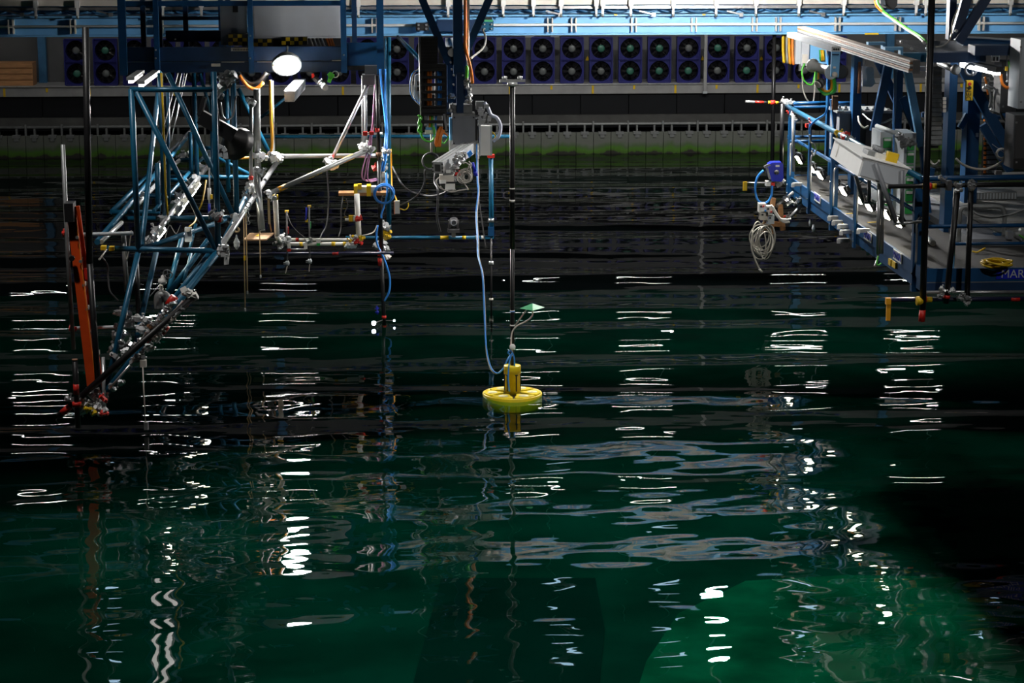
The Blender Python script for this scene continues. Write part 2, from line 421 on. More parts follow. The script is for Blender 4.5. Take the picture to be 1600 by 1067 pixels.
MB().tube([(XA, YG + .05, gz(38.6)), (XB, YG + .05, gz(38.6))], .022, 8).build('conduit', 'white_paint', g)
x = XA + .2; proto = None
while x < XB:                                # scalloped cable loops in the recess
    if proto is None:
        proto = MB().tube([(x + .4*t/8, YG + .2, gz(15) - .05*math.sin(math.pi*t/8)) for t in range(9)], .02, 6).build('cable_loop', 'girder_dark', g); x0 = x
    else:
        twin(proto, g, x - x0)
    x += .42
for px in (16, 113, 250, 585, 860, 897, 991, 1085, 1180, 1217, 1310, 1404, 1535):
    c = P(px, 38, YG)
    for d in (-.045, .025):
        MB().box((c.x + d, YG + .03, gz(50)), (c.x + d + .02, YG + .13, gz(28))).build('bracket_plate', 'cream', g)
for i, px in enumerate((57, 122, 255, 315, 420, 480, 560, 700, 786, 833, 876, 931, 941, 985, 1051, 1118, 1180, 1247, 1317, 1430, 1445, 1508, 1577)):
    c = P(px, 15, YG); x = c.x
    q = MB().box((x - .035, YG - .10, gz(9)), (x + .035, YG - .02, gz(-2))).box((x - .018, YG - .08, gz(22)), (x + .018, YG - .05, gz(7))).build('hanger_clip', 'white_paint', g)
    MB().lathe((x, YG - .065, gz(27)), [(0, 0), (.02, .01), (.024, .04), (.015, .06)], n=8).build('clip_bolt', 'steel', q)
for px in (722 + 145, 1013, 1150, 1278, 26, 165):
    c = P(px, 20, YG - .05); MB().bar(c + Vector((-.14, 0, .03)), c + Vector((.06, 0, -.02)), .03, .025).obox(c + Vector((.08, 0, -.03)), (.06, .06, .06), Matrix()).build('swing_latch', 'steel', g)
for px, w in ((1362, 22), (962, 5), (1100, 5)):
    c = P(px, 52.8 if w > 9 else 23, YG); MB().box((c.x - M(w/2, YG), YG - .006, c.z - .012), (c.x + M(w/2, YG), YG + .01, c.z + .012)).build('yellow_mark', 'yellow', g)
# teal trolley on the girder
t = thing('trolley_motor', 'small teal and green drive motor with dark block on the girder', 'motor', P(762, 45, YG - .2))
a, b = P(754, 48, YG - .1), P(771, 33, YG - .1); MB().box(a, (b.x, YG + .04, b.z)).build('motor_body', 'teal_tube', t)
a, b = P(757, 34, YG - .12), P(770, 31, YG - .12); MB().box(a, (b.x, YG, b.z)).build('motor_rim', 'green_fin', t)
a, b = P(759, 31, YG - .1), P(769, 27, YG - .1); MB().box(a, (b.x, YG, b.z)).build('motor_cap', 'black_plastic', t)
for (px, py) in ((757, 45), (768, 45), (757, 38), (768, 38)):
    c = P(px, py, YG - .11); MB().lathe(c, [(.014, 0), (.014, .02)], (0, -1, 0), 8).build('bolt', 'bright_steel', t)
t = thing('trolley_carriage', 'dark steel sliding carriage plate hung on the girder', 'carriage', P(715, 45, YG - .2))
a, b = P(683, 49, YG - .1), P(754, 31, YG - .1); MB().box(a, (b.x, YG + .02, b.z)).build('carriage_plate', 'navy_paint', t)
a, b = P(650, 48, YG - .14), P(670, 36, YG - .14); MB().box(a, (b.x, YG + .0, b.z)).build('wheel_block', 'black_plastic', t)
for px, py in ((654, 45), (666, 45), (654, 39), (666, 39)):
    MB().lathe(P(px, py, YG - .145), [(.018, 0), (.018, .02)], (0, -1, 0), 8).build('bolt', 'steel', t)

# ================================================================== FANS ON THE LEDGE
FY = YW + .25
S = .515
def make_fan(green):
    t = thing('axial_fan', 'fan', 'fan', (0, 0, 0), 'blue fans on the far ledge')
    n = 24; h = S/2; r = h * .90; m = MB()
    def ringpts(y):
        sq = []; ci = []
        for k in range(n):
            an = 2*math.pi*k/n + math.pi/4; c, s = math.cos(an), math.sin(an); f = h / max(abs(c), abs(s))
            sq.append((c*f, y, s*f)); ci.append((c*r, y, s*r))
        return sq, ci
    sq, ci = ringpts(0); sq2, ci2 = ringpts(.30)
    vs = sq + ci + sq2 + ci2; fs = []
    for k in range(n):
        j = (k+1) % n
        fs += [(k, j, n+j, n+k), (2*n+k, 3*n+k, 3*n+j, 2*n+j), (k, 2*n+k, 2*n+j, j), (n+k, n+j, 3*n+j, 3*n+k)]
    m.add(vs, fs); m.build('housing', 'fan_blue', t)
    m = MB()
    for a, b in (((-h, -h), (h, -h)), ((-h, h), (h, h)), ((-h, -h), (-h, h)), ((h, -h), (h, h))):
        m.bar((a[0], -.02, a[1]), (b[0], -.02, b[1]), .03, .03)
    m.build('front_frame', 'fan_blue', t)
    m = MB()
    for k in range(8):
        an = 2*math.pi*k/8 + .2; c, s = math.cos(an), math.sin(an); c2, s2 = math.cos(an + .42), math.sin(an + .42)
        m.add([(c*.06, .05, s*.06), (c2*.06, .09, s2*.06), (c2*r*.94, .12, s2*r*.94), (c*r*.94, .04, s*r*.94)], [(0, 1, 2, 3)])
    m.build('rotor', 'fan_black', t)
    MB().lathe((0, .27, 0), [(.0, 0), (r, 0), (r, .01)], (0, 1, 0), 20).build('back_grille', 'dark_cabinet', t)
    MB().lathe((0, .06, 0), [(.085, 0), (.085, .05), (.05, .065), (0, .065)], (0, -1, 0), 16).build('hub', 'fan_hub_green' if green else 'fan_hub', t)
    m = MB()
    for k in range(4):
        an = math.pi/4 + k*math.pi/2; m.bar((math.cos(an)*.07, .10, math.sin(an)*.07), (math.cos(an)*r, .10, math.sin(an)*r), .012, .012)
    for rr in (.14, .2): m.tube(ring((0, -.01, 0), rr, k=20), .003, 4, caps=False)
    m.build('guard', 'fan_black', t)
    return t
def copy_thing(src, loc, rotz=0, rnd=0):
    o = src.copy(); COL.objects.link(o); o.location = loc
    for ch in src.children:
        c = ch.copy(); COL.objects.link(c); c.parent = o; c.matrix_parent_inverse = Matrix()
        for q in ch.children:
            d = q.copy(); COL.objects.link(d); d.parent = c; d.matrix_parent_inverse = Matrix()
    return o
fan_a, fan_b = make_fan(False), make_fan(True); used_fan = set()
words = ['', 'first', 'second', 'third', 'fourth', 'fifth', 'sixth', 'seventh', 'eighth', 'ninth', 'tenth', 'eleventh', 'twelfth', 'thirteenth', 'fourteenth', 'fifteenth', 'sixteenth', 'seventeenth', 'eighteenth', 'nineteenth', 'twentieth', 'twenty-first', 'twenty-second', 'twenty-third']
zl0, zl1 = zl_top + S/2 + .015, zl_top + S*1.5 + .02
green = {(-14, 0), (-13, 1), (4, 1), (5, 0), (6, 1), (7, 0), (8, 1), (9, 0), (-12, 0)}
for k in range(-14, 13):
    xc = P(757 + 45.55*k, 100, FY).x
    for lv, zc in enumerate((zl0, zl1)):
        gr = (k, lv) in green or (k, 1 - lv) in green and (k + lv) % 3 == 0
        src = fan_b if gr else fan_a
        if src.name not in used_fan: used_fan.add(src.name); o = src; o.location = (xc, FY, zc)
        else: o = copy_thing(src, (xc, FY, zc))
        side = ('%s column left of the white post' % words[8 - k]) if k <= 7 else ('%s column right of the white post' % words[k - 7])
        o['label'] = '%s blue-framed fan with %s hub, %s' % ('upper' if lv else 'lower', 'green' if gr else 'grey', side)
# white post in front of the fans
c = P(1101.5, 146, YW - .1); d = P(1102, 0, YW - .1)
t = thing('wall_post', 'slim pale grey post standing between the fans', 'post', (c.x, c.y, zl_bot))
MB().box((c.x - .035, YW - .12, zl_bot), (c.x + .035, YW - .06, 3.9)).build('post', 'ledge', t)
MB().box((c.x - .05, YW - .13, zl_bot), (c.x + .05, YW - .05, zl_bot + .05)).build('foot_plate', 'pale_cabinet', t)
# cable trunking above the fans
a, b = P(760, 65, YW + .1), P(906, 60.5, YW + .1)
t = thing('cable_trunking', 'pale trunking pipe running along the top of the middle fans', 'trunking', a)
a.z = zl_top + 2*S + .065; MB().tube([(a.x, FY + .1, a.z), (b.x, FY + .1, a.z)], .035, 8).build('trunk', 'dull_steel', t)
for px in (828, 868): c = P(px, 61, YW + .1); MB().box((c.x - .1, FY + .05, a.z - .045), (c.x + .1, FY + .15, a.z + .05)).build('clip', 'dull_steel', t)
c = P(8, 102, YW + .3); d = P(50, 96, YW + .3)
t = thing('crate', 'brown wooden crate on the ledge at the far left', 'crate', (c.x, YW + .5, zl_top))
zt = P(20, 97, YW + .3).z
for i in range(4): MB().box((c.x - .8, YW + .3, zl_top + .005 + i*(zt - zl_top)/4), (d.x, YW + .34, zl_top + (i + .92)*(zt - zl_top)/4)).build('plank', 'wood', t)
MB().box((c.x - .8, YW + .34, zl_top), (d.x, YW + .9, zt - .02)).build('crate_body', 'wood', t)

# ================================================================== WORK LAMPS
def work_lamp(c, w, label, r, aim, hang, globe, col=(1, .97, .93)):
    t = thing('flood_lamp', label, 'lamp', c)
    c = Vector(c); aim = Vector(aim).normalized()
    if globe:
        MB().lathe(c, [(0, -r), (r*.55, -r*.83), (r*.9, -r*.4), (r, 0), (r*.9, r*.4), (r*.55, r*.83)], n=16).build('lamp_globe', 'flood_glass', t)
        MB().lathe(c + Vector((0, 0, r*.8)), [(r*.7, 0), (r*.8, .05), (r*.4, .12), (0, .13)], n=16).build('lamp_cap', 'dull_steel', t)
    else:
        MB().lathe(c, [(r, 0), (r*.92, r*.12), (r*.6, r*.22), (0, r*.28)], aim, 20).build('lamp_lens', 'flood_glass', t)
        MB().lathe(c, [(r*1.08, .02), (r*1.08, -.03), (r*.8, -.10), (r*.4, -.14), (0, -.14)], aim, 20).build('lamp_housing', 'dull_steel', t)
    MB().tube([c + Vector((0, .02 if globe else .1, r*.6)), hang], .015, 6).build('hanger', 'steel', t)
    l = bpy.data.lights.new('flood_light', 'POINT' if globe else 'SPOT'); l.energy = w; l.color = col; l.shadow_soft_size = r * (1.05 if globe else .7)
    o = bpy.data.objects.new('flood_light', l); COL.objects.link(o); o.location = c if globe else c + aim*r*.5
    if not globe:
        l.spot_size = R(172); l.spot_blend = .5; o.rotation_euler = aim.to_track_quat('-Z', 'Y').to_euler()
    put(o, t)
    return t
c = P(448, 101, 30.3); work_lamp(c, FLOOD_W, 'blazing white flood lamp under the blue cage', .19, (.1, -.85, -.75), c + Vector((0, .42, .22)), False)
c = P(1142, -45, 29.8); work_lamp(c, FLOOD2_W, 'blazing white flood lamp in front of the pale blue girder', .15, (0, 0, -1), c + Vector((0, 0, 4)), True)

# ================================================================== BLUE CAGE (upper left)
YC = 30.9
def cz(py, Y=YC): return P(400, py, Y).z
def cx(px, py=60, Y=YC): return P(px, py, Y).x
cg = thing('service_cage', 'dark blue steel service cage hanging above the left truss', 'cage', (cx(395), YC, cz(113)))
zb, zt_ = cz(113), cz(-30)
MB().box((cx(191), YC, cz(95)), (cx(541), YC + .04, cz(73))).build('kick_plate', 'navy_paint', cg)
MB().box((cx(191), YC + .01, zb), (cx(541), YC + .06, cz(96.5))).build('edge_beam', 'navy_paint', cg)
MB().box((cx(191), YC + .06, zb + .02), (cx(598), YC + 2.2, zb + .08)).build('cage_floor', 'deck', cg)
MB().box((cx(541), YC + .1, zb + .01), (cx(598), YC + .14, cz(68))).build('kick_plate', 'blue_paint', cg)
for px, w in ((192, 12), (245, 8), (392, 8), (537, 9), (594, 11)):
    MB().box((cx(px - w/2), YC - .07, zb - (0.03 if w > 9 else .01)), (cx(px + w/2), YC, zt_)).build('cage_post', 'blue_paint', cg)
for px in (205, 232, 275, 333, 345, 552):
    MB().box((cx(px - 4), YC + 1.6, zb), (cx(px + 4), YC + 1.68, zt_)).build('rear_post', 'navy_paint', cg)
MB().box((cx(188), YC - .04, cz(9)), (cx(541), YC, cz(1))).build('top_rail', 'blue_paint', cg)
MB().box((cx(188), YC + 1.6, cz(8)), (cx(400), YC + 1.64, cz(1))).build('top_rail', 'navy_paint', cg)
MB().box((cx(225), YC + 1.6, cz(41)), (cx(345), YC + 1.64, cz(35))).build('middle_rail', 'navy_paint', cg)
MB().box((cx(245), YC + 1.3, cz(74)), (cx(340), YC + 1.36, cz(56))).build('rear_kick_plate', 'navy_paint', cg)
for (px, py) in ((243, 78), (243, 91), (391, 91), (391, 56), (537, 86), (274, 61)):
    MB().lathe(P(px, py, YC - .075), [(.014, 0), (.01, .015)], (0, -1, 0), 8).build('bolt', 'dull_steel', cg)
a, b = P(361, 80, YC - .01), P(393, 74.5, YC - .01); q = MB().box(a, (b.x, YC + .01, b.z)).build('name_plate', 'cream', cg)
for i in range(11):
    px = 364 + i*2.5; MB().box((cx(px), YC - .015, cz(79)), (cx(px + 1.4), YC - .005, cz(76))).build('plate_mark', 'black_plastic', q)
for px0, px1, py in ((345, 381, 96.7), (401, 425, 96.7), (518, 536, 95)):
    MB().box((cx(px0), YC - .012, cz(py + .7)), (cx(px1), YC + .01, cz(py - .6))).build('edge_clip', 'cream', cg)
a, b = P(330, 104, YC - .02), P(344, 99.5, YC - .02); MB().box(a, (b.x, YC + .02, b.z)).build('small_label', 'cream', cg)
# cabinets inside the cage
t = thing('control_cabinet', 'large grey control cabinet inside the blue cage', 'cabinet', (cx(465), YC + .6, zb + .08))
MB().box((cx(394, Y=YC + .4), YC + .4, cz(60, YC + .4)), (cx(536, Y=YC + .4), YC + .9, cz(4, YC + .4))).build('cabinet_body', 'grey_cabinet', t)
MB().box((cx(398, Y=YC + .4), YC + .385, cz(57, YC + .4)), (cx(531, Y=YC + .4), YC + .4, cz(7, YC + .4))).build('cabinet_door', 'grey_cabinet', t)
MB().box((cx(394, Y=YC + .4), YC + .45, zb + .08), (cx(536, Y=YC + .4), YC + .85, cz(60, YC + .4))).build('plinth', 'black_plastic', t)
t = thing('junction_cabinet', 'narrow pale grey cabinet beside the cage post', 'cabinet', (cx(367), YC + .7, zb + .08))
MB().box((cx(345, Y=YC + .5), YC + .5, cz(70, YC + .5)), (cx(385, Y=YC + .5), YC + .8, cz(4, YC + .5))).build('cabinet_body', 'pale_cabinet', t)
MB().box((cx(348, Y=YC + .5), YC + .49, cz(66, YC + .5)), (cx(383, Y=YC + .5), YC + .5, cz(8, YC + .5))).build('cabinet_door', 'grey_cabinet', t)
MB().box((cx(365, Y=YC + .5), YC + .48, cz(19, YC + .5)), (cx(373, Y=YC + .5), YC + .49, cz(9, YC + .5))).build('dark_panel', 'black_plastic', t)
# black and yellow striped crates in the cage
rr = random.Random(3)
def chequer(px0, px1, py0, py1, Y, label):
    t = thing('striped_crate', label, 'crate', P((px0 + px1)/2, py1, Y))
    a, b = P(px0, py1, Y), P(px1, py0, Y)
    MB().box(a, (b.x, Y + .3, b.z)).build('crate_body', 'black_plastic', t)
    n = max(2, round((px1 - px0)/7)); m = max(2, round((py1 - py0)/6)); w = (b.x - a.x)/n; h = (b.z - a.z)/m
    for i in range(n):
        for j in range(m):
            if (i + j) % 2 == 0: MB().box((a.x + i*w, Y - .012, a.z + j*h), (a.x + (i+1)*w*.98, Y, a.z + (j+1)*h*.97)).build('yellow_square', 'yellow', t)
chequer(357, 386, 53, 71, YC + .30, 'black and yellow chequered crate left of the cage post')
chequer(396, 425, 61, 72, YC + .22, 'low black and yellow chequered crate right of the cage post')
chequer(440, 480, 58, 70, YC + .22, 'black and yellow chequered crate under the grey cabinet')
for i, (px, m) in enumerate(((488, 'pale_cable'), (494, 'bright_steel'), (500, 'pale_cable'), (506, 'bright_steel'), (513, 'orange'), (517, 'orange'), (521, 'orange'))):
    Y = YC + .15
    o = MB().tube(bez([P(px - 3, 60, Y), P(px - 1, 66, Y), P(px + 1.5, 72.5, Y)]), .012 if m != 'orange' else .016, 6).build('cable', m)
    tag(o, '%s cable hanging below the grey cabinet, %s of seven from the left' % ({'pale_cable': 'beige', 'bright_steel': 'silver', 'orange': 'orange'}[m], words[i + 1]), 'cable', 'cables under the cabinet')
# dark coil with an orange hose under the cage
c = P(394, 116, 30.4)
t = thing('hose_coil', 'black hose coil with orange hose slung under the cage', 'hose', c)
rr = random.Random(5)
for i in range(6):
    MB().tube([P(371 + i*1.0 + 45*s/12, 113 + (17 + i*.6)*math.sin(math.pi*s/12), 30.3 + i*.05) for s in range(13)], .025, 6).build('hose_loop', 'rubber', t)
MB().tube([P(374 + 45*s/12, 118 + 21*math.sin(math.pi*s/12), 30.25) for s in range(11)], .025, 8).build('orange_hose', 'orange', t)
# tube lamps beside the cage
for (x0, y0, x1, y1, lab) in ((204, 128, 220, 116, 'short white strip lamp at the upper left end of the truss'), (220, 134, 244, 116, 'long white strip lamp slanting beside the truss top bar')):
    a, b = P(x0, y0, 24.6), P(x1, y1, 28)
    t = thing('strip_lamp', lab, 'lamp', a)
    MB().bar(a, b, .05, .03).build('lamp_tube', 'strip_glass', t)
    MB().bar(a + Vector((0, 0, .035)), b + Vector((0, 0, .035)), .09, .035).build('lamp_body', 'dull_steel', t)
# ================================================================== CANTILEVER TRUSS (left)
z1 = P(340, 393, 24).z
def Yat(py, z=None):
    "distance at which height z (the truss foot level) shows at row py"
    z = z1 if z is None else z
    return PZ(300, py, z).y
def tubes(parent, name, m, lst, r, n=8):
    out = []
    for a in lst:
        x0, y0, Y0, x1, y1, Y1 = a[:6]; rr = a[6] if len(a) > 6 else r
        out.append(MB().tube([P(x0, y0, Y0), P(x1, y1, Y1)], rr, n).build(name, a[7] if len(a) > 7 else m, parent))
    return out
Y2, Y3, Y4 = Yat(341), Yat(277), Yat(250)
tr = thing('tube_truss', 'blue tubular steel truss reaching from the cage down over the water', 'truss', P(270, 395, 24))
tubes(tr, 'post', 'teal_tube', [(205, 139, 24, 216.5, 395, 24), (334, 112, 24, 341, 394, 24), (250, 114, Y2, 258, 338, Y2), (364, 120, Y2, 370, 338, Y2),
    (303, 114, Y3, 308, 277, Y3), (298, 206, Y3, 299, 272, Y3), (331, 120, Y3, 333, 277, Y3), (354, 114, Y3, 357, 300, Y3), (246, 255, Yat(335), 247, 330, Yat(335)), (262, 142, Yat(320), 264, 320, Yat(320), .022)], .033)
tubes(tr, 'cross_bar', 'teal_tube', [(203, 140, 24, 334, 140, 24), (168, 388, 24, 340, 392, 24), (193, 341.5, Y2, 366, 340, Y2), (262, 277, Y3, 390, 276, Y3), (272, 250, Y4, 345, 249, Y4),
    (175, 331.5, Yat(331), 250, 331.5, Yat(331)), (232, 306, Yat(306), 283, 306, Yat(306)), (262, 269, Yat(269), 300, 269, Yat(269)), (262, 282, Yat(282), 292, 281, Yat(282)), (318, 231, Y4, 336, 231, Y4)], .030)
tubes(tr, 'brace', 'teal_tube', [(213, 143, 24, 337, 389, 24), (250, 114, 28.5, 221, 386, 24.1), (262, 114, Y2, 365, 338, Y2), (372, 138, Y3, 423, 244, Y3), (312, 115, Y3, 330, 175, Y3, .026),
    (222, 389, 24, 363, 340, Y2), (262, 250, Yat(300), 296, 210, Yat(215)), (337, 245, Y3, 390, 272, Y3, .024), (345, 124, Y3, 361, 185, Y3, .024), (406, 185, 33, 450, 150, 33, .022)], .031)
tubes(tr, 'lower_chord', 'teal_tube', [(152, 378, 24, 296, 209, Yat(209)), (175, 331, Yat(331), 299, 204, Yat(206)), (341, 394, 24, 392, 292, Yat(292)), (240, 330, Yat(345), 330, 232, Yat(235), .024)], .034)
tubes(tr, 'silver_chord', 'bright_steel', [(224, 390, 24.1, 334, 247, Yat(246)), (345, 385, 24.2, 437, 247, Yat(252), .036), (158, 378, 24, 190, 348, 25.3, .026), (215, 320, Yat(320), 243, 289, Yat(289), .028), (262, 268, Yat(268), 290, 240, Yat(240), .028)], .036)
# legs that run down to the foot joint
tubes(tr, 'leg', 'teal_tube', [(216, 394, 24, 165, 612, 23.5), (244, 394, 24.6, 210, 545, 24.0), (284, 372, 25.4, 262, 460, 24.8), (325, 375, 25.0, 266, 455, 24.6), (327, 396, 24.1, 246, 500, 23.9), (340, 394, 24, 162, 618, 23.4, .042), (306, 350, 25.6, 294, 400, 25.4, .02), (300, 392, 25.0, 287, 440, 24.6, .02)], .032)
tubes(tr, 'black_tube', 'black_tube', [(304, 462, 23.4, 91, 651, 23.2, .036), (212, 398, 24.6, 218, 515, 24.3, .03)], .03)
tubes(tr, 'red_band', 'red', [(293, 471.5, 23.4, 286, 478, 23.4, .038), (109, 635, 23.2, 97, 645.5, 23.2, .038), (263, 477, 23.7, 273, 463, 23.7, .045), (252, 520, 23.4, 261, 509, 23.4, .04)], .04)
tubes(tr, 'silver_edge', 'bright_steel', [(172, 606, 23.33, 220, 551, 23.55, .014), (250, 515, 23.6, 285, 470, 23.7, .01), (161, 558, 23.5, 163, 640, 23.3, .020)], .012)
# pipe clamps: one mesh, many copies, all bolted to the truss
def clamp_mesh(seed):
    q = random.Random(seed); m = MB()
    m.lathe((0, 0, -.03), [(.055, 0), (.055, .06)], n=10, smooth=False)
    m.box((-.075, -.03, -.028), (-.045, .03, .028)); m.box((.045, -.03, -.028), (.085, .03, .028))
    m.tube([(.065, -.07, 0), (.065, .06, 0)], .011, 6); m.lathe((.065, -.075, 0), [(.02, 0), (.02, .025)], (0, 1, 0), 6, False)
    m.tube([(-.06, 0, -.06), (-.06, 0, .07)], .010, 6); m.lathe((-.06, 0, .06), [(.02, 0), (.02, .02)], (0, 0, 1), 6, False)
    m.lathe((0.03, -.05, 0.01), [(.035, 0), (.04, .02), (.03, .045)], (0, -1, 0.2), 8, False)
    return m
CL = {}
def clamp(parent, px, py, Y, m='alu', s=1.0, seed=0, name='clamp'):
    key = (m, seed % 3)
    q = random.Random(int(px*7 + py*13 + seed))
    if key not in CL:
        o = clamp_mesh(seed).build(name, m); CL[key] = o.data
    else:
        o = bpy.data.objects.new(name, CL[key]); COL.objects.link(o)
    rot = Matrix.Rotation(q.uniform(0, 6.28), 4, 'Z') @ Matrix.Rotation(q.uniform(-.9, .9), 4, 'X') @ Matrix.Rotation(q.uniform(-.9, .9), 4, 'Y')
    o.parent = parent; o.matrix_parent_inverse = Matrix()
    l = Vector() if parent.parent else parent.location.copy()
    o.matrix_basis = Matrix.Translation(P(px, py, Y) - l) @ rot @ Matrix.Scale(s, 4)
    return o
for (px, py) in ((228, 385), (236, 374), (245, 360), (256, 342), (272, 320), (281, 308), (288, 296), (300, 280), (306, 274), (316, 262), (325, 250), (332, 244)):
    clamp(tr, px, py, Yat(py), 'alu', 1.0)
for (px, py) in ((345, 382), (366, 343), (385, 310), (392, 296), (398, 285), (404, 270), (424, 250), (435, 246), (207, 317), (219, 311), (243, 282), (293, 240), (283, 246)):
    clamp(tr, px, py, Yat(py), 'steel', 1.0)
for (px, py, Y) in ((334, 337, 23.9), (341, 338, 23.9), (348, 392, 23.8), (352, 398, 23.8), (187, 488, 23.9), (197, 492, 23.9), (190, 508, 23.9), (201, 505, 23.9), (184, 525, 23.9), (195, 527, 23.8), (176, 545, 23.7), (187, 541, 23.7), (181, 558, 23.6), (193, 545, 23.7), (205, 540, 23.7), (216, 498, 23.8), (223, 515, 23.7), (231, 503, 23.7), (248, 527, 23.5), (233, 540, 23.5), (219, 560, 23.4), (212, 566, 23.4), (145, 620, 23.3), (152, 628, 23.3), (140, 632, 23.3), (160, 622, 23.3), (161, 640, 23.2), (150, 642, 23.2), (131, 642, 23.2), (122, 640, 23.2), (112, 624, 23.2), (128, 628, 23.2), (146, 612, 23.35)):
    clamp(tr, px, py, Y, 'steel' if (px + py) % 3 else 'alu', .85)
for (px, py, Y, m) in ((235, 528, 23.4, 'red'), (138, 640, 23.15, 'yellow'), (147, 645, 23.15, 'yellow'), (161, 622, 23.2, 'red'), (161, 645, 23.15, 'red'), (176, 607, 23.4, 'steel'), (188, 598, 23.4, 'steel')):
    clamp(tr, px, py, Y, m, .6)
rr = random.Random(9)
for i in range(26):
    u = i/25; clamp(tr, 205 + 65*u + rr.uniform(-2, 2), 552 - 78*u + rr.uniform(-3, 3), 23.6, rr.choice(['steel', 'alu', 'dull_steel', 'rusty']), .5)
for i in range(14):
    u = i/13; clamp(tr, 222 + 62*u + rr.uniform(-1, 1), 552 - 70*u + rr.uniform(-1, 1), 23.35, rr.choice(['steel', 'cream', 'dull_steel']), .38)
# white taped end, white angle plate, red plate
q = MB(); rr = random.Random(4)
for i in range(7):
    c = P(288 + i*2.6 + rr.uniform(-1, 1), 455 + i*1.6 + rr.uniform(-2, 2), 23.4); q.obox(c, (.07, .06, .07), Matrix.Rotation(rr.uniform(0, 3), 3, 'X') @ Matrix.Rotation(rr.uniform(0, 3), 3, 'Z'))
q.build('taped_end', 'white_plastic', tr)
a = P(350, 394, 23.9); MB().prism([P(346, 382, 23.9), P(357, 384, 23.9), P(356, 395, 23.9), P(358, 402, 23.9), P(357, 413, 23.9), P(350, 414, 23.9), P(350, 398, 23.9)], (0, .03, 0)).build('white_plate', 'white_paint', tr)
a, b = P(336, 347, 23.85), P(345, 338, 23.85); MB().box(a, (b.x, 23.9, b.z)).build('red_plate', 'red', tr)
for (px, py) in ((161, 388), (174, 389)): a, b = P(px - 4, py + 3, 23.9), P(px + 4, py - 3, 23.9); MB().box(a, (b.x, 24.0, b.z)).build('yellow_tape', 'yellow', tr)
# small flood lamps on the middle pipe
def small_flood(c, aim, label, s=1.0, group='small floods'):
    c = Vector(c); d = (Vector(aim) - c).normalized(); t = thing('small_flood_lamp', label, 'lamp', c, group)
    x = d.cross(Vector((0, 0, 1))).normalized(); u = x.cross(d).normalized(); rot = Matrix((x, d, u)).transposed()
    MB().obox(c - d*.03*s, (.19*s, .05*s, .15*s), rot).obox(c - d*.075*s, (.15*s, .05*s, .11*s), rot).build('lamp_body', 'alu' if group == 'floods on the truss pipe' else 'black_plastic', t)
    MB().obox(c + d*.004*s, (.165*s, .012*s, .125*s), rot).build('lamp_glass', 'small_flood_glass', t)
    MB().bar(c - x*.1*s - d*.03, c - x*.1*s + u*.1*s - d*.06*s, .012, .025).bar(c + x*.1*s - d*.03, c + x*.1*s + u*.1*s - d*.06*s, .012, .025).bar(c - x*.1*s + u*.1*s - d*.06*s, c + x*.1*s + u*.1*s - d*.06*s, .03, .012).build('yoke', 'steel', t)
    return t
for i, (px, py) in enumerate(((244, 378), (254, 365), (283, 330), (291, 318), (302, 303), (309, 293))):
    c = P(px, py, Yat(py) + .1); small_flood(c, c + Vector((1.2, .05, -1.0)), 'small lit flood lamp clamped to the middle truss pipe, %s from the near end' % words[i + 1], .85, 'floods on the truss pipe')
# black funnel lamp on the truss
t = thing('funnel_spotlight', 'black funnel-shaped spotlight on a long bracket in the truss', 'spotlight', P(335, 155, 25.5))
YF = 25.6
MB().bar(P(313, 182, YF), P(366, 212, YF), .13, .16).build('spotlight_body', 'black_plastic', t)
MB().bar(P(320, 152, YF - .02), P(312, 180, YF), .06, .05).build('spotlight_handle', 'black_plastic', t)
MB().bar(P(336, 150, YF - .1), P(341, 197, YF - .1), .04, .03).build('bracket', 'black_plastic', t)
ax = (P(384, 236, YF + .35) - P(360, 210, YF)).normalized(); MB().lathe(P(356, 209, YF), [(.03, 0), (.06, .06), (.16, .19), (.215, .27), (.205, .265), (.05, .08)], ax, 20).build('funnel', 'black_plastic', t)
MB().tube(bez([P(345, 160, YF), P(348, 180, YF - .2), P(355, 187, YF - .2), P(364, 180, YF - .1), P(369, 150, YF)]), .010, 6).build('cable', 'grey_cable', t)
q = MB(); 
for i, (px, py) in enumerate(((345, 240), (349, 234), (343, 230), (352, 243), (340, 237))): q.obox(P(px, py, YF - .1), (.06, .06, .07), Matrix.Rotation(i, 3, 'Y'))
q.build('grey_fitting', 'pale_cabinet', t)
t = thing('pipe_bracket', 'grey clamp arm joining the spotlight to the cage', 'clamp', P(352, 130, 25.5))
MB().tube([P(338, 147, 25.5), P(364, 115, 26.2)], .045, 10).build('arm', 'steel', t)
for px, py in ((337, 146), (345, 137), (352, 128), (358, 122)): clamp(t, px, py, 25.5, 'steel', 1.1)
tag(MB().tube([P(252, 114, 25.6), P(254, 150, 25.6), P(256, 220, 25.7), P(259, 300, 26), P(262, 335, 26.2)], .012, 6).build('yellow_cable', 'yellow'), 'yellow cable running down the left half of the truss', 'cable')
tag(MB().tube(bez([P(322, 282, 27), P(316, 315, 26.5), P(308, 335, 26.3), P(304, 347, 26), P(296, 354, 25.8)]), .011, 6).build('yellow_cable', 'yellow'), 'yellow cable looping in the middle of the truss above the grey socket', 'cable')
for i, (a, b, w) in enumerate((((278, 115, 29), (250, 222, 26), 'outer'), ((284, 115, 29.2), (258, 225, 26), 'second'), ((288, 115, 29.4), (268, 220, 27), 'third'), ((292, 115, 29.4), (264, 232, 26.2), 'fourth'))):
    tag(MB().tube([P(*a), P(*b)], .006, 5).build('steel_wire', 'steel'), 'thin steel wire slanting under the cage, %s of four from the left' % w.replace('outer', 'first'), 'wire', 'wires under the cage')
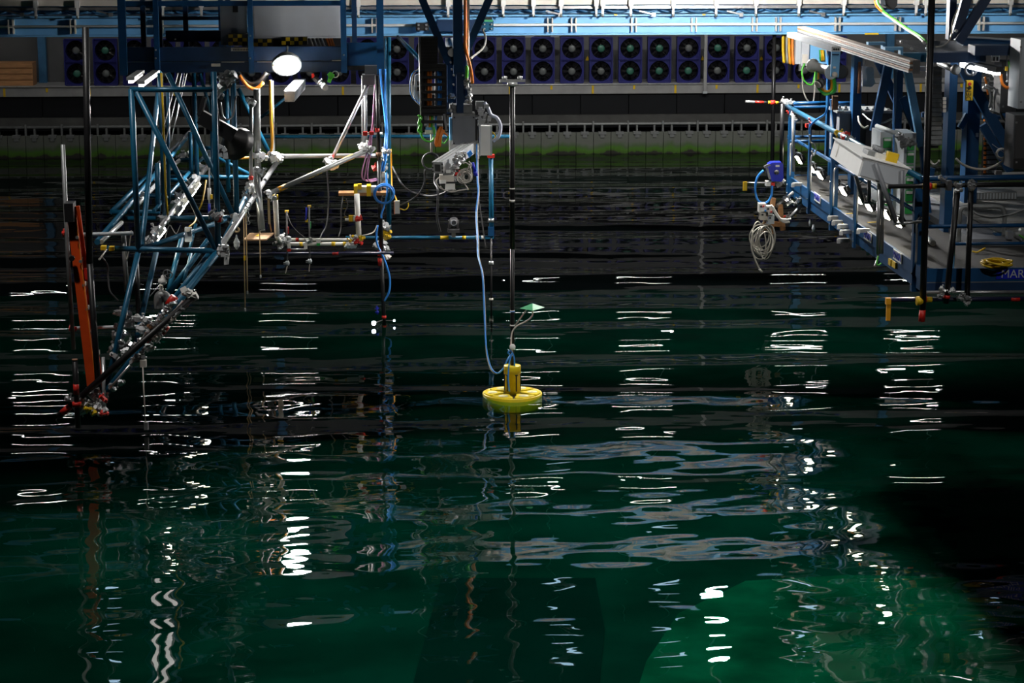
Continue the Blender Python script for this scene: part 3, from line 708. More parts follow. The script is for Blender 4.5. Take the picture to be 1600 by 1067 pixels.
# grey socket, blue-white gauge rod, valve with handwheel
t = thing('socket_box', 'grey socket box hanging in the lower truss', 'box', P(294, 365, 25)); a, b = P(289, 378, 25), P(299, 356, 25); MB().box(a, (b.x, 25.08, b.z)).build('box', 'pale_cabinet', t); a, b = P(291, 362, 24.97), P(297, 357, 24.97); MB().box(a, (b.x, 25., b.z)).build('lid', 'cream', t)
t = thing('gauge_rod', 'thin blue and white gauge rod in the truss', 'rod', P(327, 330, 26)); MB().tube([P(327, 262, 26), P(327, 342, 26)], .010, 6).build('rod', 'steel', t); MB().tube([P(327, 294, 26), P(327, 312, 26)], .022, 8).build('white_sleeve', 'white_paint', t); MB().tube([P(327, 318, 26), P(327, 335, 26)], .016, 8).build('blue_sleeve', 'royal_blue', t); a, b = P(329, 311, 25.97), P(332, 304, 25.97); MB().box(a, (b.x, 26, b.z)).build('yellow_tab', 'yellow', t)
t = thing('valve_unit', 'grey valve with wire handwheel on the lower truss', 'valve', P(250, 480, 24.1))
MB().tube(ring(P(262, 428, 24.0), .052, (.3, 1, .3), 16), .006, 5, caps=False).tube([P(255, 430, 24), P(269, 426, 24)], .005, 5).tube([P(261, 421, 24), P(263, 435, 24)], .005, 5).build('handwheel', 'steel', t)
MB().lathe(P(253, 444, 24.05), [(.035, 0), (.05, .02), (.05, .05), (.03, .06), (.03, .09), (.015, .11)], (.25, 0, 1), 12).build('valve_body', 'white_plastic', t)
a, b = P(249, 461, 24.1), P(254, 446, 24.1); MB().box(a, (b.x, 24.16, b.z)).build('neck', 'cream', t)
MB().tube(bez([P(249, 482, 24.1), P(248, 470, 24.1), P(250, 462, 24.1), P(257, 462, 24.1), P(262, 468, 24.1)]), .055, 10).build('elbow', 'dull_steel', t)
MB().tube([P(234, 463, 24), P(252, 442, 24)], .006, 5).build('lever', 'steel', t)
# rod with weight hanging near the water
t = thing('wave_probe', 'thin rod with small grey weight hanging from the truss to the water', 'probe', P(228, 665, 23.3))
MB().tube([P(223, 574, 23.3), P(227.5, 668, 23.3)], .007, 6).build('rod', 'pale_cable', t)
a, b = P(219, 574, 23.3), P(228, 563, 23.3); MB().box(a, (b.x, 23.36, b.z)).build('holder', 'cream', t)
a, b = P(225, 672, 23.28), P(231, 660, 23.28); MB().box(a, (b.x, 23.34, b.z)).build('weight', 'dull_steel', t)
# free poles around the truss
tag(MB().tube([P(133.5, 42, 23.6), P(140, 411, 23.55)], .037, 10).tube([P(140, 411, 23.55), P(156.5, 645, 23.4)], .034, 10).build('black_pole', 'black_tube'), 'tall black pole standing in front of the red ladder', 'pole')
tag(MB().tube([P(98, 226, 23.8), P(106, 400, 23.8), P(115, 546, 23.8)], .024, 10).build('grey_pole', 'dull_steel'), 'slim grey pole left of the red ladder', 'pole')
t = thing('depth_rod', 'short black rod with red band at the foot of the truss', 'rod', P(121, 665, 23.1))
MB().tube([P(117, 562, 23.1), P(122, 668, 23.1)], .03, 10).build('rod', 'black_tube', t)
MB().tube([P(118.6, 600, 23.1), P(119.4, 616, 23.1)], .0315, 10).build('red_band', 'red', t)
MB().tube([P(119.8, 628, 23.1), P(120.2, 635, 23.1)], .05, 10).build('red_collar', 'red', t)
MB().tube([P(116.9, 561, 23.1), P(117, 563, 23.1)], .032, 10).build('rim', 'rusty', t)
t = thing('pipe_stand', 'grey pipe bracket behind the red ladder', 'pipe', P(195, 450, 24.2))
MB().tube([P(100, 367, 24.2), P(208, 364.5, 24.2)], .022, 8).build('upper_bar', 'pale_cabinet', t)
MB().tube([P(193, 365, 24.25), P(198, 455, 24.25)], .028, 8).build('upright', 'dull_steel', t)
MB().tube([P(108, 513, 24), P(224, 510, 24)], .02, 8).build('lower_bar', 'pale_cabinet', t)
clamp(t, 102, 366, 24.1, 'red', .6); clamp(t, 112, 513, 23.9, 'red', .6)
# red ladder
ld = thing('ladder', 'orange-red stepladder with black top beside the black pole', 'ladder', P(148, 605, 23.6))
YL = 23.7
MB().bar(P(112.5, 336, YL), P(144, 605, YL - .1), .105, .03, (0, 1, 0)).build('front_rail', 'ladder_red', ld)
MB().bar(P(120, 322, YL + .05), P(157, 604, YL + .25), .062, .03, (0, 1, 0)).build('side_rail', 'ladder_red', ld)
MB().bar(P(119, 340, YL - .02), P(149, 590, YL - .1), .010, .04, (0, 1, 0)).build('rail_edge', 'orange', ld)
a, b = P(101, 347, YL - .1), P(114, 318, YL - .1); MB().box(a, (b.x, YL + .12, b.z)).build('top_cap', 'black_plastic', ld)
for i in range(7):
    u = .14 + i*.135; a = P(116 + 39*u, 330 + 277*u, YL); b = P(122 + 41*u, 328 + 272*u, YL + .3)
    MB().bar(a, b, .012, .05).build('rung', 'cream', ld); MB().lathe(P(115 + 39*u, 332 + 277*u, YL - .06), [(.018, 0), (.018, .012)], (0, -1, 0), 8).build('rivet', 'dull_steel', ld)
MB().prism([P(126, 380, YL + .1), P(131, 385, YL + .1), P(137, 470, YL + .15), P(131, 462, YL + .15)], (0, .02, 0)).prism([P(131, 470, YL + .1), P(138, 432, YL + .1), P(146, 420, YL + .2), P(139, 470, YL + .2)], (0, .02, 0)).build('rag', 'cream', ld)
MB().lathe(P(113, 403, YL - .08), [(.03, 0), (.03, .05)], (0, -1, 0), 12).build('black_knob', 'black_plastic', ld)
MB().bar(P(131, 420, YL - .03), P(136, 436, YL - .03), .06, .02, (0, 1, 0)).build('red_step', 'red', ld)
tag(MB().tube(bez([P(166, 390, 24.1), P(158, 402, 23.8), P(155, 405, 23.6)]), .012, 6).build('white_cable', 'pale_cable'), 'short pale cable joining the yellow tape to the black pole', 'cable')
tag(MB().tube(bez([P(160, 402, 24), P(168, 415, 24), P(169, 435, 24), P(172, 455, 24), P(185, 470, 24)]), .009, 6).build('grey_cable', 'grey_cable'), 'dark grey cable drooping behind the black pole', 'cable')
tag(MB().tube(bez([P(205, 360, 24.2), P(201, 395, 24.2), P(197, 405, 24.2), P(193, 385, 24.2)]), .008, 6).build('grey_cable', 'pale_cable'), 'pale cable loop hanging on the grey pipe bracket', 'cable')
tag(MB().tube(bez([P(258, 372, 25), P(265, 352, 25), P(275, 365, 25), P(282, 352, 25)]), .005, 5).build('grey_cable', 'grey_cable'), 'dark thin cable loops under the middle truss pipe', 'cable')
# ================================================================== RIG BETWEEN TRUSS AND COLUMN
def cable(name, m, pts, r, label, cat='cable', group=None, n=6, k=6):
    o = MB().tube(bez([P(*p) for p in pts], k), r, n).build(name, m)
    return tag(o, label, cat, group)
def boxp(x0, y0, x1, y1, Y, d):
    "a box whose front shows between two corners at distance Y, d deep"
    a, b = P(x0, y1, Y), P(x1, y0, Y); m = MB(); return m.box((a.x, Y, a.z), (b.x, Y + d, b.z))
YR = 30.0
# blue tube frame
bf = thing('tube_scaffold', 'blue tube frame hanging down to a low crossbar with yellow tape', 'frame', P(690, 371, 30.6))
tubes(bf, 'upright', 'teal_tube', [(607, 58, 30.6, 607.5, 371, 30.6, .035), (767, 244, 30.6, 768, 371, 30.6, .034)], .034)
tubes(bf, 'crossbar', 'teal_tube', [(398, 213.5, 31.2, 800, 213, 31.2, .026), (540, 371.5, 30.6, 771, 371, 30.6, .026)], .026)
tubes(bf, 'yellow_tape', 'yellow', [(688, 371.3, 30.6, 701, 371.2, 30.6, .028), (722, 371.2, 30.6, 728, 371.2, 30.6, .028)], .03)
tubes(bf, 'white_tape', 'white_paint', [(743, 371, 30.6, 746, 371, 30.6, .030), (752, 371, 30.6, 757, 371, 30.6, .028)], .03)
tubes(bf, 'coupler', 'steel', [(767.3, 341, 30.6, 767.4, 347, 30.6, .045), (768, 353, 30.6, 768, 368, 30.6, .03)], .04)
boxp(762, 242, 773, 247, 30.5, .12).build('red_collar', 'red', bf)
boxp(763, 355, 772, 369, 30.55, .08).build('blue_joint', 'blue_paint', bf)
tubes(bf, 'brace', 'teal_tube', [(622, 58, 31.2, 655, 92, 30.0, .03)], .03)
t = thing('probe_rod', 'thin black rod running down into the water under the frame corner', 'rod', PZ(767.5, 505, 0))
a = P(767.5, 372, 30.4); MB().tube([a, (a.x, a.y, -.3)], .014, 8).build('rod', 'black_tube', t)
MB().tube([P(767.5, 408, 30.4), P(767.5, 413, 30.4)], .035, 8).build('collar', 'alu', t)
MB().tube([P(767.5, 466, 30.4), P(767.5, 469, 30.4)], .03, 8).build('lower_collar', 'cream', t)
# camera on the crossbar
t = thing('dome_camera', 'dark grey swivel camera mounted on the low blue crossbar', 'camera', P(709, 366, 30.55))
boxp(700, 359, 718, 364, 30.45, .15).build('camera_base', 'dark_cabinet', t)
boxp(700.5, 345, 704, 360, 30.5, .1).build('camera_fork', 'dark_cabinet', t); boxp(714, 347, 717, 360, 30.5, .1).build('camera_fork', 'dark_cabinet', t)
MB().lathe(P(709, 347, 30.52), [(0, -.09), (.06, -.07), (.075, 0), (.06, .05), (.03, .07)], (0, -1, .1), 14).build('camera_head', 'dark_cabinet', t)
MB().lathe(P(709, 348, 30.44), [(.045, 0), (.045, .03), (.03, .03), (.03, .01)], (0, -1, 0), 14).build('camera_lens', 'grey_plate', t)
boxp(706, 364, 712, 371, 30.5, .1).build('bracket', 'steel', t)
# silver scaffold pipes
sp = thing('scaffold_arm', 'silver scaffold pipes forming an arm right of the truss', 'scaffold', P(430, 245, 30))
tubes(sp, 'pipe', 'bright_steel', [(428, 244.5, YR, 598, 243, YR, .033), (575, 132, YR, 515, 256, YR - .3, .028), (424, 127, YR, 427, 243, YR, .026), (400, 262, 28.6, 409, 359, 28.2, .045)], .03)
tubes(sp, 'grey_pipe', 'dull_steel', [(401, 139, 29.4, 403, 262, 29.4, .045), (392.5, 160, 29.0, 392, 302, 28.8, .026), (566.5, 118, YR, 567, 235, YR, .016), (571, 125, YR + .1, 572, 235, YR + .1, .022)], .03)
MB().tube(bez([P(422, 125, YR - .1), P(423, 180, YR - .1), P(425, 225, YR - .1), P(421, 240, YR - .1), P(409, 245, YR - .1), P(372, 247, YR - .3)]), .018, 6).build('orange_conduit', 'orange_tape', sp)
for px, py, Y in ((394, 161, 29), (401, 243, 29.3), (408, 246, 29.2), (392, 292, 28.7), (398, 300, 28.6), (436, 247, 29.8), (428, 245, 29.9), (514, 254, 29.6), (520, 260, 29.6), (568, 228, 29.9), (406, 268, 28.5)): clamp(sp, px, py, Y, 'alu', .95)
tubes(sp, 'red_tape', 'red', [(392.3, 275, 28.8, 392.2, 281, 28.8, .03), (517, 250, 29.68, 519.5, 245, 29.7, .031)], .03)
MB().lathe(P(409.2, 360, 28.2), [(.046, 0), (.046, .012), (.032, .012), (.030, -.03)], (0.02, -.15, -1), 12).build('pipe_mouth', 'dull_steel', sp)
# black and yellow boom
bm_ = thing('striped_boom', 'dark boom with yellow tape bands slanting down from the black pole', 'boom', P(420, 303, 28.6))
def boomp(u): return P(420 + 159*u, 303 - 71*u, 28.8 + .9*u)
MB().tube([boomp(0), boomp(1)], .034, 10).build('boom_pipe', 'dull_steel', bm_)
for u0, u1, m in ((.09, .17, 'orange_tape'), (.385, .405, 'yellow'), (.415, .435, 'yellow'), (.46, .48, 'yellow'), (.49, .51, 'yellow'), (.73, .83, 'orange_tape')): MB().tube([boomp(u0), boomp(u1)], .0365, 10).build('tape_band', m, bm_)
for u0, u1 in ((.12, .14), (.36, .38), (.52, .54), (.84, .9)): MB().tube([boomp(u0 - .04), boomp(u0 - .005)], .0355, 10).build('black_band', 'black_tube', bm_)
MB().tube([boomp(-.03), boomp(.01)], .06, 12).build('clamp_ring', 'alu', bm_)
MB().lathe(boomp(-.032), [(.045, 0), (.045, .005), (0, .005)], (-1, -.6, -.3), 10).build('clamp_mouth', 'black_plastic', bm_)
clamp(bm_, 424, 308, 28.7, 'alu', .9); clamp(bm_, 574, 232, 29.7, 'alu', 1.1); clamp(bm_, 580, 236, 29.7, 'alu', .8)
# sensor frame
sf = thing('sensor_rig', 'white pipe sensor frame hanging low left of the black pole', 'frame', P(500, 380, 29.4))
YS = 29.5
tubes(sf, 'post', 'white_plastic', [(430, 306, YS - .5, 433, 368, YS - .5, .034), (557.5, 303, YS, 561, 380, YS, .037)], .035)
tubes(sf, 'bar', 'white_plastic', [(438, 381.5, YS - .2, 556, 381, YS - .2, .027), (450, 374.5, YS + .25, 556, 374.5, YS + .25, .022), (432, 368, YS - .5, 440, 381, YS - .2, .03)], .026)
tubes(sf, 'tape', 'yellow', [(468, 381.5, YS - .2, 473, 381.5, YS - .2, .030, 'yellow'), (518, 381.3, YS - .2, 524, 381.3, YS - .2, .030, 'yellow'), (536, 381.2, YS - .2, 541, 381.2, YS - .2, .030, 'yellow'), (462, 374.5, YS + .25, 467, 374.5, YS + .25, .025, 'red'), (429.8, 304, YS - .5, 430.3, 312, YS - .5, .040, 'yellow')], .03)
boxp(494, 373, 501, 380, YS - .3, .06).build('white_box', 'white_plastic', sf); boxp(495, 380, 500, 384, YS - .3, .06).build('green_foot', 'green', sf)
for px in (452, 478): boxp(px - 3, 379, px + 2, 389, YS - .28, .03).build('white_tag', 'white_paint', sf)
boxp(449, 388, 454, 393, YS - .28, .03).build('red_tag', 'red', sf)
tubes(sf, 'lower_bar', 'steel', [(453, 389.5, YS - .25, 478, 389.5, YS - .25, .012)], .012)
for px, py, m in ((437, 377, 'alu'), (433, 380, 'steel'), (440, 370, 'alu'), (446, 376, 'alu'), (552, 372, 'alu'), (557, 377, 'red'), (563, 379, 'red'), (545, 384, 'alu'), (551, 384, 'alu'), (564, 372, 'yellow'), (549, 374, 'yellow'), (450, 376, 'steel'), (482, 377, 'steel'), (561, 342, 'red'), (438, 385, 'alu')): clamp(sf, px, py, YS - .25, m, .62)
# small wave gauges hung in the sensor frame
for i, (px, y0, y1, lab) in enumerate(((448, 330, 415, 'wave gauge rod with red tag and grey weight, nearer the truss'), (483, 322, 412, 'wave gauge rod with green tag and grey weight, nearer the black pole'))):
    t = thing('wave_gauge', lab, 'gauge', P(px, y1, YS - .18), 'wave gauges')
    MB().tube([P(px, y0, YS - .17), P(px + 1, y1, YS - .17)], .011, 6).build('rod', 'grey_cable', t)
    boxp(px - 3, y0 - 1, px + 3, y0 + 2, YS - .12, .05).build('cap', 'yellow', t)
    boxp(px - 1, y0 + 25, px + 3, y0 + 35, YS - .15, .05).build('tag', 'red' if i == 0 else 'green', t)
    MB().lathe(P(px + 1, y1 - 4, YS - .17), [(.01, -.03), (.03, -.02), (.035, .02), (.01, .03)], (1, 0, .1), 10).build('weight', 'pale_cabinet', t)
    boxp(px - 5, y1 - 5, px - 2, y1 - 1, YS - .12, .04).build('weight_clip', 'dull_steel', t)
    MB().tube(bez([P(px + 1, y1, YS - .17), P(px + (-1 if i == 0 else 0), y1 + 8, YS - .17), P(px - (2 if i == 0 else 0), y1 + 12, YS - .17)]), .007, 5).build('tail', 'pale_cable', t)
    if i: MB().tube([P(px - 4, y0 + 2, YS - .17), P(px - 5, y0 + 22, YS - .17)], .012, 6).build('blue_lead', 'royal_blue', t); boxp(px - 6, y0 + 21, px - 2, y0 + 25, YS - .15, .04).build('yellow_joint', 'yellow', t)
# plywood board
t = thing('plywood_board', 'tilted plywood board beside the white post', 'board', P(405, 372, 29))
MB().prism([P(380, 374, 28.8), P(416, 373.5, 28.8), P(428, 363.5, 29.8), P(390, 364, 29.8)], (0, 0, -.02)).build('board', 'ply', t)
MB().prism([P(398, 369, 29.2) + Vector((0, 0, .004)), P(407, 368.6, 29.2) + Vector((0, 0, .004)), P(405, 366, 29.5) + Vector((0, 0, .004))], (0, 0, .002)).build('yellow_mark', 'yellow', t)
# wooden shelf with taped box
t = thing('wooden_shelf', 'narrow wooden shelf crossing the black pole', 'shelf', P(568, 303, 29.7))
boxp(529, 301, 606, 306, 29.6, .25).build('shelf_board', 'wood', t)
t = thing('taped_box', 'grey electronics box strapped with yellow tape on the shelf', 'box', P(570, 301, 29.6))
boxp(553, 292, 588, 301.5, 29.62, .2).build('box', 'grey_cabinet', t)
for a, b in ((553, 558.5), (573, 579.5)): boxp(a, 291, b, 306.5, 29.58, .26).build('tape_strap', 'yellow', t)
boxp(559, 288, 565, 296, 29.58, .1).build('tape_flap', 'yellow', t)
# black pole carrying the instruments
bp_ = thing('instrument_pole', 'black pole with red clamps reaching down to the water', 'pole', PZ(600, 505, 0))
tubes(bp_, 'pole', 'black_tube', [(589, 118, YR - .2, 592, 250, YR - .2, .030), (592, 250, YR - .2, 596, 400, YR - .2, .031), (596, 400, YR - .2, 600.5, 507, YR - .2, .027)], .03)
tubes(bp_, 'red_sleeve', 'red', [(594, 403, YR - .2, 594.5, 415, YR - .2, .034), (589.8, 200, YR - .2, 590, 206, YR - .2, .034), (600, 493, YR - .2, 600.2, 497, YR - .2, .032)], .034)
boxp(567, 206, 574, 212, YR - .28, .1).build('red_clamp', 'red', bp_); boxp(577, 206, 584, 211, YR - .28, .1).build('red_clamp', 'red', bp_)
tubes(bp_, 'clamp_bar', 'alu', [(565, 208.5, YR - .2, 598, 208.5, YR - .2, .022)], .02)
boxp(590, 394, 598, 400, YR - .3, .12).build('red_clamp', 'red', bp_)
tubes(bp_, 'brass_collar', 'rusty', [(591.6, 238, YR - .2, 591.9, 244, YR - .2, .042)], .04)
boxp(566, 117, 588, 133, YR - .1, .25).build('top_bracket', 'dull_steel', bp_); boxp(570, 103, 589, 117, YR - .05, .2).build('top_plate', 'grey_plate', bp_)
tubes(bp_, 'blue_clip', 'royal_blue', [(586, 483, YR - .3, 592, 481, YR - .3, .012), (589, 478, YR - .3, 590, 491, YR - .3, .012), (586, 488, YR - .3, 592, 487, YR - .3, .012)], .01)
for px, py, m in ((602, 238, 'alu'), (600, 248, 'alu'), (599, 262, 'alu'), (588, 262, 'red'), (600, 275, 'white_plastic'), (600, 283, 'alu'), (601, 291, 'alu'), (603, 352, 'alu'), (605, 358, 'steel'), (603, 363, 'yellow'), (603, 369, 'yellow'), (600, 380, 'alu'), (603, 387, 'alu'), (597, 386, 'alu'), (590, 385, 'alu'), (604, 398, 'white_plastic'), (600, 300, 'steel')): clamp(bp_, px, py, YR - .1, m, .78)
# submerged lamps at the foot of the pole
t = thing('underwater_lamp', 'small bright lamp at the waterline left of the pole foot', 'lamp', PZ(584, 506, .02)); c = PZ(584, 505, .05)
MB().lathe(c, [(0, -.03), (.03, -.01), (.03, .015), (.02, .03)], (0, 1, .4), 12).build('lamp_glass', 'diver_lamp_glass', t); MB().tube([c, P(598, 500, YR - .2)], .008, 5).build('arm', 'steel', t)
t = thing('underwater_lamp', 'tiny bright lamp at the waterline right of the pole foot', 'lamp', PZ(616, 501, .02)); c = PZ(616, 501, .04)
MB().lathe(c, [(0, -.016), (.016, 0), (.012, .012)], (0, 1, .4), 10).build('lamp_glass', 'diver_lamp_glass', t); MB().tube([c, P(602, 501, YR - .2)], .007, 5).build('arm', 'steel', t)
# dark crossbar
t = thing('dark_crossbar', 'long dark navy pipe with a red band crossing below the sensor frame', 'pipe', P(480, 397, 29.6))
tubes(t, 'pipe', 'navy_tube', [(345, 397.5, 29.55, 615, 395, 29.55, .022)], .022); tubes(t, 'red_band', 'red', [(519, 396.2, 29.55, 529, 396, 29.55, .024)], .024)
# cables of the black pole
for i, (dx, m, w) in enumerate(((0, 'blue_cable', 'left'), (3.5, 'blue_cable', 'right'))):
    cable('blue_cable', m, [(594 + dx*2.2, 108, 30.2), (598 + dx, 150, 30.2), (603 + dx*.5, 200, 30.1), (600 + dx, 240, 29.9), (595 + dx, 268, 29.8)], .016, 'light blue cable running down beside the black pole, %s of two' % w, 'cable', 'blue pole cables')
cable('teal_cable', 'teal_tube', [(602, 60, 30.3), (602.5, 120, 30.3), (604, 180, 30.2), (606, 230, 30.1), (608, 300, 30.1)], .014, 'thin pale blue cable alongside the blue upright tube')
q = thing('cable_coil', 'coil of bright blue cable hung on the black pole', 'cable', P(600, 320, 29.7)); rr = random.Random(2)
for i in range(3): MB().tube(ring(P(600 + rr.uniform(-1, 1), 302 + i*1.0, 29.62 - .02*i), M(14.5 + rr.uniform(-.8, .8), 29.7), (rr.uniform(-.1, .1), 1, .05), 22), .013, 6, caps=False).build('cable_loop', 'blue_cable', q)
MB().tube(bez([P(603, 270, 29.7), P(605, 300, 29.6), P(600, 322, 29.6), P(596, 335, 29.6), P(596, 341, 29.6)]), .013, 6).build('cable_end', 'blue_cable', q)
cable('blue_cable', 'blue_cable', [(590, 352, 29.7), (588, 365, 29.7), (589, 380, 29.7), (597, 398, 29.65), (604, 415, 29.65), (609, 435, 29.65), (608, 455, 29.65), (601, 470, 29.7)], .014, 'bright blue cable bowing out from the lower black pole')
for i, xs in enumerate(((586.5, 584, 574, 566, 567, 589), (587.5, 585, 577, 571, 569, 590), (586, 583, 579, 574, 575, 591))):
    cable('violet_cable', 'violet_cable', [(xs[0], 132, 29.8), (xs[1], 180, 29.8), (xs[2], 235, 29.7), (xs[3], 268, 29.6), (xs[4] + 2, 281 + i, 29.6), (xs[5], 279 + i, 29.7)], .010, 'pink violet cable dangling left of the black pole, %s of three from the left' % words[i + 1], 'cable', 'violet cables')
cable('orange_cable', 'orange_tape', [(611, 233, 30.3), (612, 270, 30.3), (613, 296, 30.2), (618, 308, 30.1), (620, 314, 30)], .010, 'thin orange cable along the blue upright down to the white adapter')
t = thing('power_adapter', 'small white power adapter hanging right of the blue coil', 'adapter', P(620, 334, 30)); boxp(616.5, 314, 624.5, 334, 29.95, .06).build('adapter', 'white_plastic', t); boxp(615.8, 315, 617.5, 334.5, 29.96, .05).build('orange_side', 'orange', t)
cable('grey_cable', 'grey_cable', [(613, 260, 30.2), (625, 283, 30), (638, 297, 29.8), (655, 303, 29.4), (672, 306, 29), (690, 303, 28.7), (703, 296, 28.6)], .012, 'grey cable sagging from the blue upright to the white units')
cable('grey_cable', 'grey_cable', [(626, 320, 29.9), (640, 314, 29.6), (655, 302, 29.3), (663, 285, 29.1), (664, 265, 29)], .012, 'grey cable rising from the white adapter to the dark coil')
cable('yellow_cable', 'yellow', [(625, 326, 29.95), (633, 328, 29.9), (638, 322, 29.9), (637, 314, 29.9)], .008, 'tiny yellow cable loop beside the white adapter')
cable('white_cable', 'pale_cable', [(565, 368, 29.4), (575, 366, 29.5), (584, 362, 29.6), (589, 352, 29.7)], .009, 'pale cable between the white post and the black pole')
cable('grey_cable', 'grey_cable', [(511, 262, 29.7), (513, 300, 29.6), (513, 325, 29.6), (510, 352, 29.5), (503, 365, 29.4), (500, 372, 29.3)], .010, 'dark cable falling from the boom to the white box')
cable('grey_cable', 'grey_cable', [(536, 306, 29.6), (533, 330, 29.5), (533, 355, 29.5), (529, 370, 29.4)], .009, 'dark cable falling from the wooden shelf')
cable('thin_cable', 'grey_cable', [(449, 334, 29.3), (455, 350, 29.2), (465, 362, 29.2), (475, 370, 29.2)], .005, 'thin dark lead from the red tagged gauge')
cable('thin_cable', 'grey_cable', [(541, 310, 29.5), (543, 322, 29.5), (538, 335, 29.5), (545, 340, 29.5)], .006, 'thin black lead under the wooden shelf')
t = thing('sensor_box', 'small yellow and white sensor box on the white post', 'sensor', P(549, 342, 29.3)); boxp(545, 337, 552, 346, 29.3, .07).build('box', 'yellow', t); boxp(551, 337, 554.5, 346, 29.3, .07).build('white_end', 'white_paint', t); boxp(539, 341.5, 545, 344.5, 29.32, .03).build('plug', 'white_paint', t)
for i, (x0, y0, x1, y1, lab) in enumerate(((380.5, 318, 383, 481, 'longest tan rope hanging right of the truss'), (384, 318, 386.5, 454, 'second tan rope hanging close beside the longest rope'), (405.5, 350, 407, 429, 'short tan rope hanging under the silver pipe'))):
    t = thing('rope', lab, 'rope', P(x1, y1, 28.9), 'ropes'); MB().tube([P(x0, y0, 28.8), P(x1, y1, 28.8)], .008, 6).build('rope', 'rope', t)
    MB().lathe(P(x1, y1, 28.8), [(.006, 0), (.012, -.01), (.012, -.04), (.005, -.05)], n=8).build('rope_end', 'steel', t)
    if i == 0: boxp(x0 + .3, 400, x0 + 3, 407, 28.76, .03).build('yellow_tape', 'yellow', t)
t = thing('leather_strap', 'tan strap hanging under the boom end', 'strap', P(422, 350, 28.8)); MB().bar(P(419.5, 311, 28.7), P(421, 350, 28.7), .03, .012).build('strap', 'rope', t); MB().bar(P(421, 345, 28.7), P(424, 362, 28.7), .016, .01).build('buckle', 'wood', t)
t = thing('cable_ball', 'grey knotted weight hanging from a ring at the truss corner', 'weight', P(370, 385, 26))
MB().tube(ring(P(370, 359, 26), M(3.6, 26), (.2, 1, 0), 14), .012, 6, caps=False).build('ring', 'rope', t); MB().lathe(P(370, 390, 26), [(.005, 0), (.035, .04), (.04, .09), (.015, .14), (.008, .18)], n=9, smooth=False).build('weight', 'pale_cabinet', t); MB().lathe(P(368, 352, 26), [(.02, 0), (.04, .06), (.03, .12), (.015, .15)], n=9, smooth=False).build('knot', 'pale_cabinet', t)
t = thing('chain_hook', 'grey chain hook hanging beside the ropes', 'hook', P(388, 352, 27)); 
for i in range(5): MB().tube(ring(P(388, 326 + i*5.5, 27), M(2.6, 27), (i % 2, 1 - i % 2, 0), 10), .007, 5, caps=False).build('chain_link', 'dull_steel', t)
MB().tube(ring(P(388, 320, 27), M(4, 27), (.2, 1, 0), 12), .012, 6, caps=False).build('ring', 'steel', t)
# grey lamp housing under the flood
t = thing('grey_housing', 'grey box housing under the blazing flood lamp', 'housing', P(455, 160, 30.3))
MB().prism([P(444, 142, 30.0), P(461, 142, 30.0), P(460, 159, 30.0), P(445, 159, 30.0)], (.13, .6, .12)).build('housing', 'grey_cabinet', t)
for px, py in ((446, 144.5), (458.5, 144.5), (446.5, 157), (458.5, 157)): MB().lathe(P(px, py, 29.99), [(.012, 0), (.012, .01)], (0, -1, 0), 6).build('screw', 'steel', t)
t = thing('clamp_joint', 'black clamp joint hanging below the right end of the cage', 'clamp', P(500, 125, 30.6)); MB().bar(P(490, 121, 30.6), P(505, 134, 30.4), .06, .05).build('arm', 'black_plastic', t); MB().lathe(P(506, 134, 30.35), [(.045, 0), (.045, .08)], (.3, -1, -.3), 10).build('joint', 'dull_steel', t); boxp(487, 115, 491, 122, 30.55, .08).build('red_knob', 'red', t); clamp(t, 503, 130, 30.4, 'steel', .7)
t = thing('green_glove', 'pale green cloth tied under the cage', 'cloth', P(516, 125, 30.7)); q = MB(); rr = random.Random(8)
for i in range(6): q.obox(P(514 + rr.uniform(0, 5), 116 + rr.uniform(0, 10), 30.7), (.05, .05, .06), Matrix.Rotation(rr.uniform(0, 3), 3, 'Y'))
q.build('cloth', 'green_cable', t); MB().tube(ring(P(524, 116, 30.7), M(5, 30.7), (.2, 1, 0), 12), .008, 5, caps=False).build('cord', 'white_plastic', t)

# ================================================================== CENTRE COLUMN AND DRIVE UNIT
YK = 29.0
ck = thing('drive_column', 'blue box-section column with splayed struts above the drive unit', 'column', P(716, 180, YK))
boxp(708.5, -40, 722.5, 116, YK, .12).build('column', 'blue_paint', ck)
boxp(713.5, 114, 724, 181, YK - .02, .10).build('lower_column', 'navy_paint', ck)
MB().bar(P(655, -12, YK + .1), P(702, 100, YK + .1), .10, .06, (0, 1, 0)).build('strut', 'blue_paint', ck)
MB().bar(P(769, -12, YK + .1), P(730, 76, YK + .1), .10, .06, (0, 1, 0)).build('strut', 'blue_paint', ck)
boxp(699, 84, 709, 160, YK + .1, .05).build('side_plate', 'blue_paint', ck); boxp(722, 78, 735, 150, YK + .12, .05).build('side_plate', 'navy_paint', ck)
boxp(695, 100, 735, 178, YK + .3, .05).build('back_plate', 'navy_paint', ck)
MB().tube([P(696, 66, YK + .35), P(712, 66, YK + .35)], .06, 14).build('roller', 'pale_cabinet', ck)
MB().lathe(P(706, 82, YK + .06), [(.055, 0), (.055, .03)], (0, -1, 0), 16).build('white_disc', 'white_paint', ck)
for px, py in ((704, 97), (706, 108), (709, 117), (723, 117), (709, 132), (726, 132), (704, 147), (707, 162)): MB().lathe(P(px, py, YK + .04), [(.014, 0), (.014, .08)], (0, -1, 0), 8).build('bolt', 'bright_steel', ck)
boxp(703, 164, 738, 176, YK + .02, .28).build('mount_plate', 'dull_steel', ck)
for px, py in ((705, 150), (730, 138), (733, 150), (732, 160), (704, 172), (728, 128)): clamp(ck, px, py, YK, 'steel', .6)
du = thing('drive_unit', 'grey square gearbox with white actuator hanging from the column', 'gearbox', P(725, 226, YK))
boxp(707, 181.5, 742.5, 226, YK - .15, .30).build('gearbox', 'grey_plate', du)
